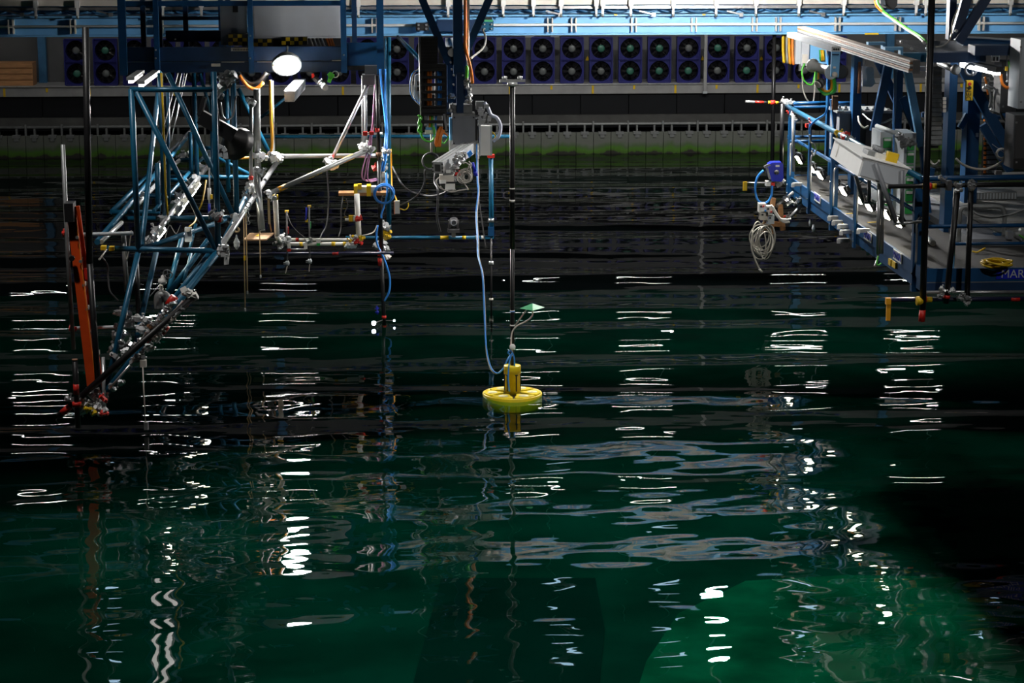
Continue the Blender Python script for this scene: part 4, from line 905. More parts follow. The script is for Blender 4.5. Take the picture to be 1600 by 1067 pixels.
boxp(703, 186, 707.5, 219, YK - .1, .25).build('side_flange', 'sky_paint', du); boxp(742, 186, 746, 222, YK - .1, .25).build('side_flange', 'black_plastic', du)
boxp(707, 177.5, 742.5, 181.5, YK - .12, .3).build('top_flange', 'dull_steel', du)
for px, py in ((710, 183.5), (740, 183.5), (709.5, 224), (740, 224)): MB().lathe(P(px, py, YK - .15), [(.012, 0), (.012, .01)], (0, -1, 0), 6).build('bolt', 'black_plastic', du)
boxp(750.5, 197, 766, 243, YK - .12, .14).build('actuator', 'white_paint', du); boxp(748.5, 195, 750.8, 244, YK - .13, .03).build('actuator_rib', 'grey_cabinet', du); boxp(766, 197, 769, 243, YK - .12, .10).build('actuator_edge', 'pale_cabinet', du)
boxp(744, 196, 749, 248, YK - .05, .12).build('mount_bar', 'alu', du); boxp(705, 222, 750, 232, YK + .05, .1).build('lower_bracket', 'alu', du)
boxp(702, 219, 712, 240, YK + .0, .1).build('foot_bracket', 'alu', du)
q = MB(); rr = random.Random(12)
for i in range(14): q.obox(P(rr.uniform(749, 765), rr.uniform(164, 196), YK - .08 + rr.uniform(-.05, .05)), (rr.uniform(.03, .07), .06, rr.uniform(.03, .08)), Matrix.Rotation(rr.uniform(-.5, .5), 3, 'Y'))
q.build('actuator_head', 'alu', du); boxp(744, 159, 757, 172, YK - .05, .15).build('valve_block', 'dull_steel', du)
MB().tube(bez([P(757, 160, YK - .1), P(763, 170, YK - .1), P(767, 179, YK - .1), P(777, 185, YK - .1), P(782, 198, YK - .1), P(779, 213, YK - .1), P(770, 221, YK - .1)]), .024, 8).build('hose', 'lilac_hose', du)
MB().tube(bez([P(769, 206, YK - .1), P(774, 212, YK - .1), P(771, 220, YK - .1)]), .010, 6).build('yellow_lead', 'yellow', du)
MB().bar(P(684, 262, 27.9), P(741, 226, 29.0), .155, .15).build('profile_beam', 'alu', du)
d = (P(684, 262, 27.9) - P(741, 226, 29.0)).normalized(); e0 = P(684, 262, 27.9)
sx = d.cross(Vector((0, 0, 1))).normalized(); su = sx.cross(d)
MB().obox(e0 + d*.003, (.075, .01, .09), Matrix((sx, d, su)).transposed()).build('profile_core', 'dark_cabinet', du)
for i in range(3):
    for s in (-1, 1):
        MB().obox(e0 + d*.003 + su*(i - 1)*.05 + sx*s*.068, (.02, .012, .018), Matrix((sx, d, su)).transposed()).build('profile_slot', 'dark_cabinet', du)
for s in (-.03, .03): MB().bar(e0 + su*.076 + sx*s, P(741, 226, 29.0) + su*.076 + sx*s, .008, .006).build('profile_groove', 'dull_steel', du)
# measuring electronics under the profile
me_ = thing('measuring_unit', 'stack of white measuring boxes under the aluminium profile', 'instrument', P(698, 297, 27.9))
YM = 27.9
boxp(687, 274, 709, 284, YM, .16).build('upper_box', 'cream', me_); boxp(687, 282, 697, 287, YM - .02, .1).build('side_box', 'white_paint', me_); boxp(696, 288, 711, 296.5, YM - .05, .14).build('lower_box', 'white_paint', me_)
boxp(688, 284, 711, 289, YM + .02, .14).build('dark_plate', 'dark_cabinet', me_); boxp(692, 268, 708, 274, YM + .02, .12).build('top_plate', 'dull_steel', me_); boxp(697, 266, 704, 270.5, YM, .06).build('white_cap', 'white_paint', me_)
for px, py, m in ((706, 266, 'steel'), (711, 262, 'alu'), (716, 258, 'alu'), (713, 252, 'steel'), (720, 250, 'alu'), (718, 243, 'alu'), (708, 271, 'steel'), (714, 273, 'red'), (711, 277, 'dull_steel'), (722, 244, 'steel')): clamp(me_, px, py, YM + .15, m, .62)
boxp(715, 241.5, 724, 244.5, YM + .3, .05).build('yellow_label', 'yellow', me_); boxp(719, 237, 728, 252, YM + .35, .1).build('grey_block', 'grey_cabinet', me_)
MB().prism([P(730, 240, YM + .2), P(735, 235, YM + .2), P(739, 240, YM + .2), P(733, 247, YM + .2)], (0, .08, 0)).build('blue_cover', 'blue_cable', me_)
rr = random.Random(21)
for i in range(9):
    c = P(727 + rr.uniform(-4, 4), 275 + rr.uniform(-4, 5), YM + rr.uniform(-.1, .1)); MB().tube(ring(c, M(rr.uniform(6, 11), YM), (rr.uniform(-.5, .5), 1, rr.uniform(-.4, .4)), 16, .06, 1, rnd=rr), .007, 5, caps=False).build('cable_loop', 'pale_cable', me_)
for pts in (((687, 277), (682, 282), (684, 290), (692, 296), (706, 300), (716, 298), (728, 296), (731, 295), (722, 283), (716, 276)), ((688, 291), (694, 297), (704, 299), (712, 296)), ((733, 252), (736, 258), (731, 263), (728, 270)), ((724, 256), (727, 254), (733, 258), (736, 268), (733, 282))):
    MB().tube(bez([P(x, y, YM - .06) for x, y in pts]), .009, 5).build('lead', 'pale_cable', me_)
MB().tube([P(738, 254, YM), P(742, 268, YM)], .022, 6).build('blue_plug', 'royal_blue', me_); MB().tube([P(742, 268, YM), P(744, 275, YM)], .026, 6).build('blue_plug', 'royal_blue', me_); MB().tube([P(737, 255, YM), P(733, 262, YM)], .022, 6).build('white_plug', 'white_plastic', me_)
q = thing('cable_coil', 'coil of dark grey cable hung left of the aluminium profile', 'cable', P(672, 268, 29))
for i in range(4): MB().tube(ring(P(671.5 + i*.7, 252, 29 - i*.03), M(12 + i*.5, 29), (.25, 1, 0), 20), .012, 6, caps=False).build('cable_loop', 'grey_cable', q)
MB().tube([P(674, 210, 29), P(674, 240, 29)], .014, 6).build('hanger', 'pale_cable', q)
cable('grey_cable', 'grey_cable', [(683, 256, 28.95), (680, 270, 28.6), (679, 285, 28.5), (684, 296, 28.3), (684, 320, 28.3), (683, 340, 28.4), (688, 362, 28.6)], .013, 'dark grey cable dangling below the measuring boxes')
# energy chain
ec = thing('energy_chain', 'black cable chain with orange and blue cables left of the column', 'cable chain', P(675, 200, YK))
boxp(655.5, 58, 684, 104, YK - .05, .12).build('upper_run', 'black_plastic', ec)
for i in range(9): boxp(656, 60 + i*5, 683, 61.2 + i*5, YK - .07, .03).build('link_edge', 'rubber', ec)
for x0, x1 in ((655.5, 660.5), (690, 696)): boxp(x0 + 1.5, 102, x1 + 1.5, 205, YK - .10, .14).build('side_band', 'black_plastic', ec)
for i in range(8): boxp(658, 107 + i*11.6, 696, 111.5 + i*11.6, YK - .14, .05).build('link_bar', 'black_plastic', ec)
boxp(657, 100, 696, 108, YK - .12, .14).build('link_plate', 'black_plastic', ec); boxp(658, 168, 696, 178, YK - .14, .1).build('link_plate', 'black_plastic', ec)
for px, m, r in ((669, 'orange', .022), (673, 'orange', .018), (685, 'blue_cable', .018), (689, 'blue_cable', .016), (681, 'grey_cable', .014), (664, 'rubber', .02)): MB().tube([P(px, 104, YK - .05), P(px, 178, YK - .05)], r, 6).build('inner_cable', m, ec)
MB().tube([P(655, 58, YK - .1), P(656, 110, YK - .1), P(658.5, 205, YK - .1)], .012, 6).build('edge_wire', 'steel', ec)
MB().bar(P(694, 178, YK - .15), P(698, 205, YK - .15), .03, .02).build('steel_strip', 'steel', ec)
for i, m in enumerate(('lilac_hose', 'orange_tape', 'green_cable', 'white_plastic', 'blue_cable')):
    MB().tube(bez([P(667 + i*4, 176, YK - .05), P(669 + i*3, 186, YK - .08), P(668 + i*3.2, 200, YK - .06), P(672 + i*2, 208, YK - .05)]), .014, 6).build('lower_cable', m, ec)
t = thing('socket_board', 'small grey panel with coloured cable arc beside the cable chain', 'panel', P(650, 160, YK + .2)); MB().prism([P(648, 118, YK + .15), P(658, 113, YK + .15), P(658, 166, YK + .15), P(646, 150, YK + .15)], (0, .03, 0)).build('panel', 'grey_cabinet', t)
for a, b in ((127, 133), (136, 142)): boxp(652, a, 656, b, YK + .13, .03).build('socket', 'black_plastic', t)
for i, m in enumerate(('white_plastic', 'yellow', 'blue_cable')): MB().tube(bez([P(659, 105 + i*2, YK + .1), P(648 - i*.8, 113, YK + .1), P(643.5 - i*.8, 125, YK + .1), P(643 - i*.6, 145, YK + .1), P(648, 156, YK + .1), P(658, 166, YK + .1)]), .010, 6).build('arc_cable', m, t)
gt = thing('cable_bundle', 'tangled bright green cable at the foot of the cable chain', 'cable', P(658, 215, YK)); rr = random.Random(31)
for i in range(6): MB().tube(bez([P(657 + rr.uniform(-2, 3), 178 + j*6 + rr.uniform(-2, 2), YK - .15 + rr.uniform(-.05, .05)) if j % 2 else P(654 + rr.uniform(-1, 3), 180 + j*6, YK - .15) for j in range(6)]), .009, 5).build('strand', 'green_cable', gt)
MB().tube(bez([P(657, 207, YK - .15), P(661, 216, YK - .15), P(668, 221, YK - .15), P(676, 219, YK - .15), P(679, 207, YK - .15), P(678, 198, YK - .15)]), .013, 6).build('loop', 'green_cable', gt)
MB().tube(bez([P(690, 212, YK - .15), P(690, 221, YK - .15), P(694, 224, YK - .15), P(699, 218, YK - .15), P(701, 212, YK - .15)]), .010, 6).build('loop', 'green_cable', gt)
q = thing('cable_bundle', 'bundle of orange cable hanging under the cable chain', 'cable', P(684, 228, YK))
for i in range(5): MB().tube(bez([P(688 + i*.8, 198, YK - .2), P(683 + i*1.2, 208, YK - .2), P(680 + i*2, 224, YK - .2), P(683 + i*1.2, 228, YK - .2), P(687 + i*.6, 214, YK - .22), P(690 + i, 203, YK - .2)]), .012, 6).build('strand', 'orange', q)
MB().tube(bez([P(689, 201, YK - .2), P(695, 208, YK - .2), P(700, 212, YK - .2)]), .014, 6).build('tail', 'orange', q)
q = thing('white_connector', 'white plug block under the cable chain', 'connector', P(675, 210, YK)); boxp(664, 203, 682, 209, YK - .1, .08).build('block', 'white_plastic', q); boxp(665, 199, 675, 204, YK - .08, .06).build('plug', 'sky_paint', q)
cable('orange_conduit', 'orange', [(727, -20, YK), (727, 40, YK), (727, 72, YK), (731, 90, YK - .1), (736, 110, YK - .15), (738, 130, YK - .1)], .022, 'thick orange cable running down the right side of the column')
cable('white_conduit', 'white_plastic', [(731.5, -20, YK + .05), (731.5, 50, YK + .05), (731, 95, YK), (730, 125, YK), (735, 160, YK)], .018, 'white cable running down the right side of the column')
cable('green_cable', 'green_cable', [(729, 103, YK - .05), (729.5, 112, YK - .05), (729, 122, YK - .05)], .022, 'short green cable sleeve beside the column')
cable('white_hose', 'pale_cable', [(754, 46, 33.6), (759, 60, 33), (755, 75, 32), (742, 86, 31), (735, 92, YK)], .016, 'pale hose curving from the girder motor to the column')
cable('tether_cable', 'blue_cable', [(745, 226, 28.6), (745, 270, 28.2), (747, 300, 27.8), (744, 330, 27.5), (746, 375, 27), (747, 400, 26.7), (754, 430, 26.3), (757, 490, 25.9), (760, 545, 25.6), (767, 574, 25.4), (777, 583, 25.35), (786, 576, 25.35), (793, 562, 25.4), (799, 552, 25.45)], .010, 'long blue cable drooping from the drive unit to the yellow buoy')
cable('tether_cable', 'pale_cable', [(746.5, 224, 28.55), (747, 275, 28.2), (748.5, 300, 27.8), (745.5, 335, 27.5), (747.5, 378, 27), (748.5, 402, 26.7), (755, 432, 26.3), (758, 492, 25.9), (759.5, 545, 25.6), (765.5, 574, 25.4), (775, 583.5, 25.36), (784, 578, 25.36)], .008, 'long white cable drooping beside the blue one to the buoy')
cable('thin_rod', 'grey_cable', [(747, 305, 28.2), (753, 345, 28.2), (759, 388, 28.2)], .008, 'thin dark rod slanting right of the blue tether cable', 'rod')

# ================================================================== BUOY
c0 = PZ(800.5, 612.5, .035); bx, by = c0.x, c0.y; RB = M(46.6, (c0 - _C).length)
bu = thing('wave_buoy', 'round yellow wave buoy with tall black mast floating in the middle', 'buoy', (bx, by, 0))
MB().lathe((bx, by, 0), [(RB*.96, -.155), (RB, -.13), (RB, .02), (RB*.985, .03), (RB*.95, .03), (RB*.945, .012), (0, .012)], n=48).build('float', 'buoy_yellow', bu)
MB().lathe((bx, by, .0125), [(RB*.93, 0), (RB*.93, .002)], n=40).build('deck_plate', 'black_plastic', bu)
for k in range(6):
    an = R(90 + 30 + 60*k); cs, sn = math.cos(an), math.sin(an); tx, ty = -sn, cs
    pts = [(.30, .04), (.50, .17), (.68, .36), (.80, .37), (.91, .17), (.91, -.17), (.80, -.37), (.68, -.36), (.50, -.17), (.30, -.04)]
    pd = MB().prism([(bx + RB*(cs*a + tx*b), by + RB*(sn*a + ty*b), .0145) for a, b in pts], (0, 0, .020)).build('pad', 'buoy_yellow', bu)
    MB().lathe((bx + RB*cs*.67, by + RB*sn*.67, .0345), [(RB*.17, 0), (RB*.16, .005), (0, .006)], n=14).build('pad_disc', mat('pad_pale', (.85, .78, .42), .5) if 'pad_pale' not in MAT else 'pad_pale', pd)
zt2 = P(800.5, 572, by).z; RC = M(13, by + .5)
MB().lathe((bx, by, .012), [(RC, 0), (RC, zt2 - .10), (RC*1.03, zt2 - .10), (RC*1.03, zt2 - .012), (RC*.98, zt2), (0, zt2)], n=24).build('housing', 'buoy_yellow', bu)
for an in (-130, -65, -20, -160):
    cs, sn = math.cos(R(an)), math.sin(R(an)); q = Matrix.Rotation(R(an), 3, 'Z')
    MB().obox((bx + cs*RC, by + sn*RC, .16), (.012, .014, .20), q).build('slot', 'black_plastic', bu)
    MB().obox((bx + cs*RC, by + sn*RC, .255), (.013, .035, .012), q).build('slot_mark', 'black_plastic', bu)
ztop = P(800, 127, by).z
MB().tube([(bx, by, zt2), (bx, by, zt2 + 1.4)], .024, 12).tube([(bx, by, zt2 + 1.4), (bx, by, ztop)], .029, 12).build('mast', 'black_tube', bu)
xw = M(20, by)
MB().box((bx - xw, by - .03, ztop - .01), (bx + xw, by + .03, ztop + .02)).build('mast_crossbar', 'dull_steel', bu)
for s in (-.6, .6): MB().lathe((bx + xw*s, by, ztop + .02), [(.02, 0), (.03, .01), (.03, .035), (0, .045)], n=10).build('marker', 'alu', bu)
MB().lathe((bx, by, ztop - .06), [(.036, 0), (.06, .02), (.06, .05)], n=12).build('mast_clamp', 'alu', bu)
for py, m, w in ((485, 'white_plastic', .028), (507.5, 'white_plastic', .028), (314, 'white_plastic', .032), (294, 'white_plastic', .031), (485.8, 'blue_cable', .0285)): z = P(800, py, by).z; MB().lathe((bx, by, z - .012), [(w, 0), (w, .028 if py in (314,) else .014)], n=12).build('mast_band', m, bu)
MB().tube(ring(P(793, 305, by), .045, (.1, 1, 0), 12), .004, 5, caps=False).build('wire_loop', 'grey_cable', bu)
g0 = P(800.5, 542, by - .06); MB().lathe(g0, [(.034, 0), (.036, .02), (.03, .025), (0, .025)], (0, -1, .15), 16).build('gauge', 'white_paint', bu)
MB().tube([g0, P(800, 556, by - .04)], .010, 6).build('gauge_stem', 'cream', bu)
MB().tube(bez([P(799, 556, by - .04), P(794, 551, by - .06), P(798, 548, by - .06), P(803, 558, by - .06), P(804, 572, by - .06)]), .009, 6).tube(bez([P(800, 552, by - .06), P(796, 566, by - .08), P(794, 590, by - .12), P(796, 612, by - .13)]), .009, 6).build('buoy_lead', 'blue_cable', bu)
fa = P(831, 481, by - .05)
MB().add([fa + Vector((-.145, -.02, 0)), fa + Vector((.0, -.16, -.004)), fa + Vector((.155, .02, 0)), fa + Vector((0, .16, 0)), fa + Vector((.005, 0, .055)), fa + Vector((0, 0, -.006))], [(0, 1, 4), (1, 2, 4), (2, 3, 4), (3, 0, 4), (1, 0, 5), (2, 1, 5), (3, 2, 5), (0, 3, 5)]).build('antenna', 'green_fin', bu)
MB().tube([P(803, 511, by), P(824, 482, by - .04)], .009, 6).tube(bez([P(831, 481, by - .05), P(832, 492, by - .05), P(824, 501, by - .04), P(808, 509, by - .03), P(800, 520, by - .03), P(798.5, 540, by - .04)]), .009, 6).build('antenna_stalk', 'cream', bu)
# ================================================================== WALKWAY (right)
zb2 = P(1440, 457, 22.6).z
e0 = PZ(1440, 457, zb2); e1 = PZ(1228, 301, zb2)
ua = (e1 - e0); LW = ua.length; ua.normalize(); wa = Vector((ua.y, -ua.x, 0)); ZF = zb2 + .25
UP = Vector((0, 0, 1))
def E(s, w, h): return e0 + ua*s + wa*w + UP*h
def Q(px, py, off=0.0):
    "point of the walkway's outer side (moved off metres inward) that shows at px, py"
    d = ray(px, py); p0 = e0 + wa*off; k = (p0 - _C).dot(wa) / d.dot(wa); return _C + d*k
def ebox(s0, s1, w0, w1, h0, h1):
    m = MB(); vs = [E(s, w, h) for h in (h0, h1) for s, w in ((s0, w0), (s1, w0), (s1, w1), (s0, w1))]
    return m.add(vs, [(0, 1, 2, 3), (4, 7, 6, 5), (0, 4, 5, 1), (1, 5, 6, 2), (2, 6, 7, 3), (3, 7, 4, 0)])
wk = thing('walkway', 'blue steel walkway with railing over the water at the right', 'walkway', tuple(E(LW/2, 0, 0)))
ebox(0, LW, .03, 1.1, .20, .25).build('deck_plate', 'deck', wk)
ebox(.0, 1.55, 1.1, 4.5, .20, .25).build('deck_plate', 'deck', wk)
ebox(.0, LW, 0, .03, .125, .262).build('kick_plate', 'blue_paint', wk); ebox(0, LW, .01, .04, 0, .118).build('side_beam', 'blue_paint', wk)
ebox(-.03, 0, 0, 4.6, .118, .262).build('kick_plate', 'blue_paint', wk); ebox(-.03, 0, 0, 4.6, 0, .108).build('end_beam', 'navy_paint', wk)
ebox(-.028, 0, 0, 4.6, .108, .118).build('seam_strip', 'dull_steel', wk)
ebox(LW - .03, LW, 0, 1.1, 0, .26).build('end_beam', 'blue_paint', wk)
for i in range(8): ebox(.2 + i*LW/8.3, .25 + i*LW/8.3, .04, 1.1, .06, .20).build('joist', 'navy_paint', wk)
ptop = {}
for i, (px, y0, y1) in enumerate(((1229.5, 170, 302), (1261, 188, 325), (1296, 207, 346), (1332.5, 226, 378), (1423, 275, 449))):
    a, b = Q(px, y1, -.03), Q(px, y0, -.03)
    s = (a - e0).dot(ua); htop = b.z - zb2; ptop[i] = s
    ebox(s - .04, s + .04, -.03, .0, -.05, htop).build('railing_post', 'blue_paint', wk)
    ebox(s - .04, s + .04, .0, .06, -.05, htop).build('post_web', 'blue_paint', wk) if i in (0, 2, 4) else None
    for h in (.03, .15): MB().lathe(E(s - .02, -.03, h), [(.012, 0), (.012, .01)], -wa, 6).build('bolt', 'dull_steel', wk)
    hm = .78
    MB().tube(bez([E(s - .05, .06, hm), E(s - .10, .02, hm - .01), E(s - .14, -.02, hm - .06), E(s - .15, -.02, hm - .25), E(s - .15, -.02, .28)]), .013, 6).build('bent_conduit', 'steel', wk)
ra, rb = Q(1224, 163, 0), Q(1441, 279, 0)
MB().tube([ra, rb], .034, 10).build('top_rail', 'teal_tube', wk)
hm = .80
MB().tube([E(LW, .04, hm), E(.0, .04, hm)], .024, 8).build('middle_rail', 'blue_paint', wk)
MB().tube([E(LW, 0, ra.z - zb2), E(LW, 1.1, ra.z - zb2)], .03, 8).tube([E(LW, 0, hm), E(LW, 1.1, hm)], .022, 8).build('far_end_rail', 'blue_paint', wk)
ebox(LW - .03, LW + .03, .60, .68, 0, ra.z - zb2).build('railing_post', 'blue_paint', wk)
# labels with lettering on the side
def text(body, size, loc, xdir, updir, m, parent, name='lettering'):
    cu = bpy.data.curves.new(name, 'FONT'); cu.body = body; cu.size = size; cu.extrude = .002; cu.align_x = 'CENTER'; cu.align_y = 'CENTER'
    o = bpy.data.objects.new(name, cu); COL.objects.link(o); cu.materials.append(MAT[m])
    x = Vector(xdir).normalized(); z = x.cross(Vector(updir)).normalized(); y = z.cross(x)
    mw = Matrix((x, y, z)).transposed().to_4x4(); mw.translation = loc
    o.parent = parent; o.matrix_parent_inverse = Matrix(); l = Vector() if parent.parent else parent.location
    me = bpy.data.meshes.new_from_object(o); me.materials.clear(); me.materials.append(MAT[m]); bpy.data.objects.remove(o); bpy.data.curves.remove(cu)
    o = bpy.data.objects.new(name, me); COL.objects.link(o); o.parent = parent; o.matrix_parent_inverse = Matrix()
    o.matrix_basis = Matrix.Translation(-l) @ mw
    return o
for px, py in ((1277, 309), (1355.5, 369), (1402, 400.5)):
    c = Q(px, py, -.012); s = (c - e0).dot(ua); h = c.z - zb2
    q = ebox(s - .20, s + .20, -.014, -.006, h - .055, h + .055).build('name_plate', 'white_paint', wk)
    text('MARIN', .12, E(s, -.016, h), -ua, UP, 'royal_blue', q)
for px, py, w in ((1390, 409.5, .06), (1396.5, 413.5, .08), (1315, 352, .05)):
    c = Q(px, py, -.012); s = (c - e0).dot(ua); h = c.z - zb2; ebox(s - w, s + w, -.016, .012, h - .035, h + .035).build('yellow_tag', 'yellow', wk)
c = P(1583, 427, 22.55); s = (c - e0).dot(wa)
q = ebox(-.040, -.028, s - .18, s + .30, .145, .25).build('name_plate', 'royal_blue', wk)
text('MARIN', .125, E(-.044, s + .06, .197), wa, UP, 'pale_cabinet', q)
for px, py, s0 in ((1246, 288, 1), (1310, 347, 1), (1318, 353, .9), (1322, 362, 1), (1318, 375, 1), (1349, 360, 1), (1303, 340, 1)):
    c = Q(px, py, -.05); s = (c - e0).dot(ua); h = c.z - zb2
    ebox(s - .04, s + .04, -.12, .02, h - .022, h + .022).build('rail_bracket', 'steel', wk); ebox(s - .05, s - .02, -.14, -.10, h - .035, h + .015).build('bracket_jaw', 'alu', wk)
for px, py in ((1348, 391), (1356, 398), (1271, 362), (1266, 353)):
    c = Q(px, py, .1); MB().lathe(c, [(.02, 0), (.025, .05), (.012, .10)], n=8).build('drain_nozzle', 'pale_cabinet', wk)
for px, py in ((1331, 341.5), (1368, 355)):
    a = PZ(px - 12, py - 7.5, ZF + .002); b = PZ(px + 8, py - 8.5, ZF + .002); MB().bar(a, b, .03, .004).build('floor_mark', 'yellow', wk)
for i, (px, py) in enumerate(((1237, 241), (1248, 250), (1268.5, 264), (1280.5, 274), (1303, 289), (1317, 299), (1341, 312), (1357, 323), (1384, 336), (1402, 348))):
    c = Q(px, py, .06); small_flood(c, c + Vector((-1.0, -.12, -.62)), 'small lit flood lamp on the walkway middle rail, %s from the far end' % words[i + 1], .85, 'floods on the walkway rail')
for px, py, m in ((1226, 158, 'alu'), (1232, 160, 'alu'), (1239, 161, 'steel'), (1236, 175, 'red'), (1240, 181, 'steel'), (1243, 186, 'steel'), (1270, 190, 'red'), (1312, 209, 'yellow'), (1318, 213, 'red'), (1323, 215, 'red'), (1329, 217, 'steel')): clamp(wk, px, py, Q(px, py).y, m, .7)
boxp(1260, 194, 1268, 200, Q(1264, 197).y - .05, .1).build('red_bracket', 'red', wk)
cable('blue_hose', 'blue_cable', [(1294, 120, 27.8), (1294.5, 160, 27.8), (1289, 178, 27.9), (1276, 187, 28.2), (1266, 197, 28.4), (1265, 212, 28.5)], .014, 'blue hose running from the hanging cables to the walkway rail')
cable('grey_lead', 'pale_cable', [(1265, 210, 28.4), (1266, 222, 28.4), (1272, 225, 28.4), (1275, 235, 28.4), (1271, 243, 28.4), (1268, 236, 28.4)], .009, 'short pale lead at the end of the blue hose')
# ------------------------------------------------------------------ white console on the railing
A = Q(1304.7, 217, -.62); B = PZ(1348.5, 246, A.z); C_ = P(1420, 264.5, B.y)
mat('console_white', (0.88, 0.88, 0.87), 0.4, var=0.02)
uw = (C_ - B).normalized(); ul = (A - B); un = ul.cross(uw).normalized(); un = un if un.z > 0 else -un
hgt, hgr = M(31, B.y), M(35, B.y)
cs = thing('operator_console', 'white sloping operator console mounted over the walkway railing', 'console', tuple(B))
D_ = C_ + ul
lo = -un
vs = [A, B, C_, D_, A + lo*hgt, B + lo*hgt, C_ + lo*hgr - uw*.06, D_ + lo*hgr - uw*.06]
MB().add(vs, [(0, 1, 2, 3), (4, 7, 6, 5), (0, 4, 5, 1), (1, 5, 6, 2), (2, 6, 7, 3), (3, 7, 4, 0)]).build('console_body', 'console_white', cs)
ov = .025
MB().add([A - uw*ov + ul*.01 + un*.012, B - uw*ov - ul*.01 + un*.012, C_ + uw*ov - ul*.01 + un*.012, D_ + uw*ov + ul*.01 + un*.012, A - uw*ov + ul*.01 + un*.002, B - uw*ov - ul*.01 + un*.002, C_ + uw*ov - ul*.01 + un*.002, D_ + uw*ov + ul*.01 + un*.002], [(0, 1, 2, 3), (4, 7, 6, 5), (0, 4, 5, 1), (1, 5, 6, 2), (2, 6, 7, 3), (3, 7, 4, 0)]).build('console_lid', 'console_white', cs)
a = B + lo*.02 + uw*.02 - ul.normalized()*.004; MB().add([a, a + uw*.47, a + uw*.44 + lo*(hgr - .05), a + lo*(hgt - .04)] + [p - ul.normalized()*.004 for p in (a, a + uw*.47, a + uw*.44 + lo*(hgr - .05), a + lo*(hgt - .04))], [(3, 2, 1, 0), (4, 5, 6, 7), (0, 1, 5, 4), (1, 2, 6, 5), (2, 3, 7, 6), (3, 0, 4, 7)]).build('front_panel', 'grey_cabinet', cs)
text('1', .22, (A*.8 + B*.2) + lo*hgt*.5 - uw*.006, -ul, un, 'cream', cs)
for i in range(4):
    c = B + ul*(.42 - .055*i) + uw*.26 + un*.012
    MB().lathe(c, [(.05, 0), (.045, .03), (.03, .035), (.03, .06), (.045, .065), (.045, .1), (0, .105)], un, 10).build('push_button', 'grey_plate', cs)
MB().obox(B + ul*.28 + uw*.16 + un*.035, (.3, .10, .05), Matrix((ul.normalized(), uw, un)).transposed()).build('display_strip', 'dull_steel', cs)
MB().obox(B + ul*.16 + uw*.36 + un*.06, (.10, .12, .10), Matrix((ul.normalized(), uw, un)).transposed()).build('yellow_box', 'yellow', cs)
MB().obox(B + ul*.2 + uw*.25 + un*.035, (.16, .12, .05), Matrix((ul.normalized(), uw, un)).transposed()).build('white_box', 'white_plastic', cs)
st = thing('console_stand', 'grey steel frame with slanted struts carrying the console', 'stand', P(1390, 348, 25))
YU = B.y - .05
tubes(st, 'strut', 'grey_plate', [(1337, 275, YU + 1.0, 1350, 318, YU + 1.0, .022), (1358, 280, YU + .8, 1358, 316, YU + .8, .022), (1368, 255, YU, 1400, 347, YU, .026), (1410, 266, YU, 1409, 348, YU, .022)], .022)
tubes(st, 'crossbar', 'steel', [(1350, 317, YU + .8, 1394, 315.5, YU + .8, .016), (1396, 350, YU, 1443, 346, YU, .016)], .016)
tubes(st, 'upright', 'steel', [(1373.5, 285, YU + .1, 1372, 397, YU + .1, .022), (1378, 288, YU + .15, 1377, 396, YU + .15, .026)], .022)
MB().tube(bez([P(1372, 396, YU + .1), P(1371, 406, YU + .1), P(1367, 416, YU + .1)]), .014, 6).build('tail_tube', 'steel', st)
cable('yellow_lead', 'green_cable', [(1372, 400, YU + .08), (1370, 412, YU + .08), (1373, 414, YU + .08), (1377, 411, YU + .08)], .008, 'yellow green earth lead at the foot of the console stand')
# ------------------------------------------------------------------ drawer cabinets behind the console
for i, (x0, x1, y0, y1, Y, lab) in enumerate(((1372, 1396, 206, 330, 26.8, 'grey cabinet with green drawers behind the left part of the console'), (1409, 1432, 208, 332, 26.2, 'grey cabinet with green drawers behind the right end of the console'))):
    t = thing('drawer_cabinet', lab, 'cabinet', P((x0 + x1)/2, y1, Y), 'drawer cabinets')
    a, b = P(x0, y1, Y), P(x1, y0, Y); MB().box((a.x, Y, ZF + .002), (b.x, Y + .5, b.z)).build('cabinet_body', 'pale_cabinet', t)
    n = 6; hh = (b.z - .03 - ZF - .1)/n
    for k in range(n):
        z0 = ZF + .08 + k*hh; dr = MB().box((a.x + .035, Y - .02, z0), (b.x - .025, Y, z0 + hh*.86)).build('drawer', 'green', t)
        MB().box((a.x + .04, Y - .035, z0 + hh*.60), (b.x - .03, Y - .02, z0 + hh*.80)).build('drawer_handle', 'white_paint', dr)
# ------------------------------------------------------------------ gantry frame
gf = thing('gantry_frame', 'blue steel gantry columns and braces rising behind the walkway', 'gantry', P(1470, 393, 25))
def col(x0, x1, y0, y1, Y, d=.18, m='blue_paint', name='column'): boxp(x0, y0, x1, y1, Y, d).build(name, m, gf)
col(1327, 1348, 84, 345, 28.6); col(1394, 1412, 104, 345, 27.4); col(1473, 1497.5, 96, 394, 25.2, .22); col(1505, 1535, 100, 345, 27.0, .25); col(1290, 1300, 60, 250, 29.6, .1); col(1482, 1497, -40, 62, 26.0, .15, 'navy_paint')
def brace(x0, y0, x1, y1, Y, w=.11, m='blue_paint', Y1=None): MB().bar(P(x0, y0, Y), P(x1, y1, Y1 or Y), w, .08, (0, 1, 0)).build('brace', m, gf)
brace(1388, 102, 1366, 205, 27.6); brace(1417, 106, 1440, 230, 26.4, .09, 'sky_paint'); brace(1440, 230, 1452, 345, 26.3, .06, 'blue_paint'); brace(1372, 95, 1402, 160, 28, .10); brace(1410, 152, 1432, 205, 27.4, .10)
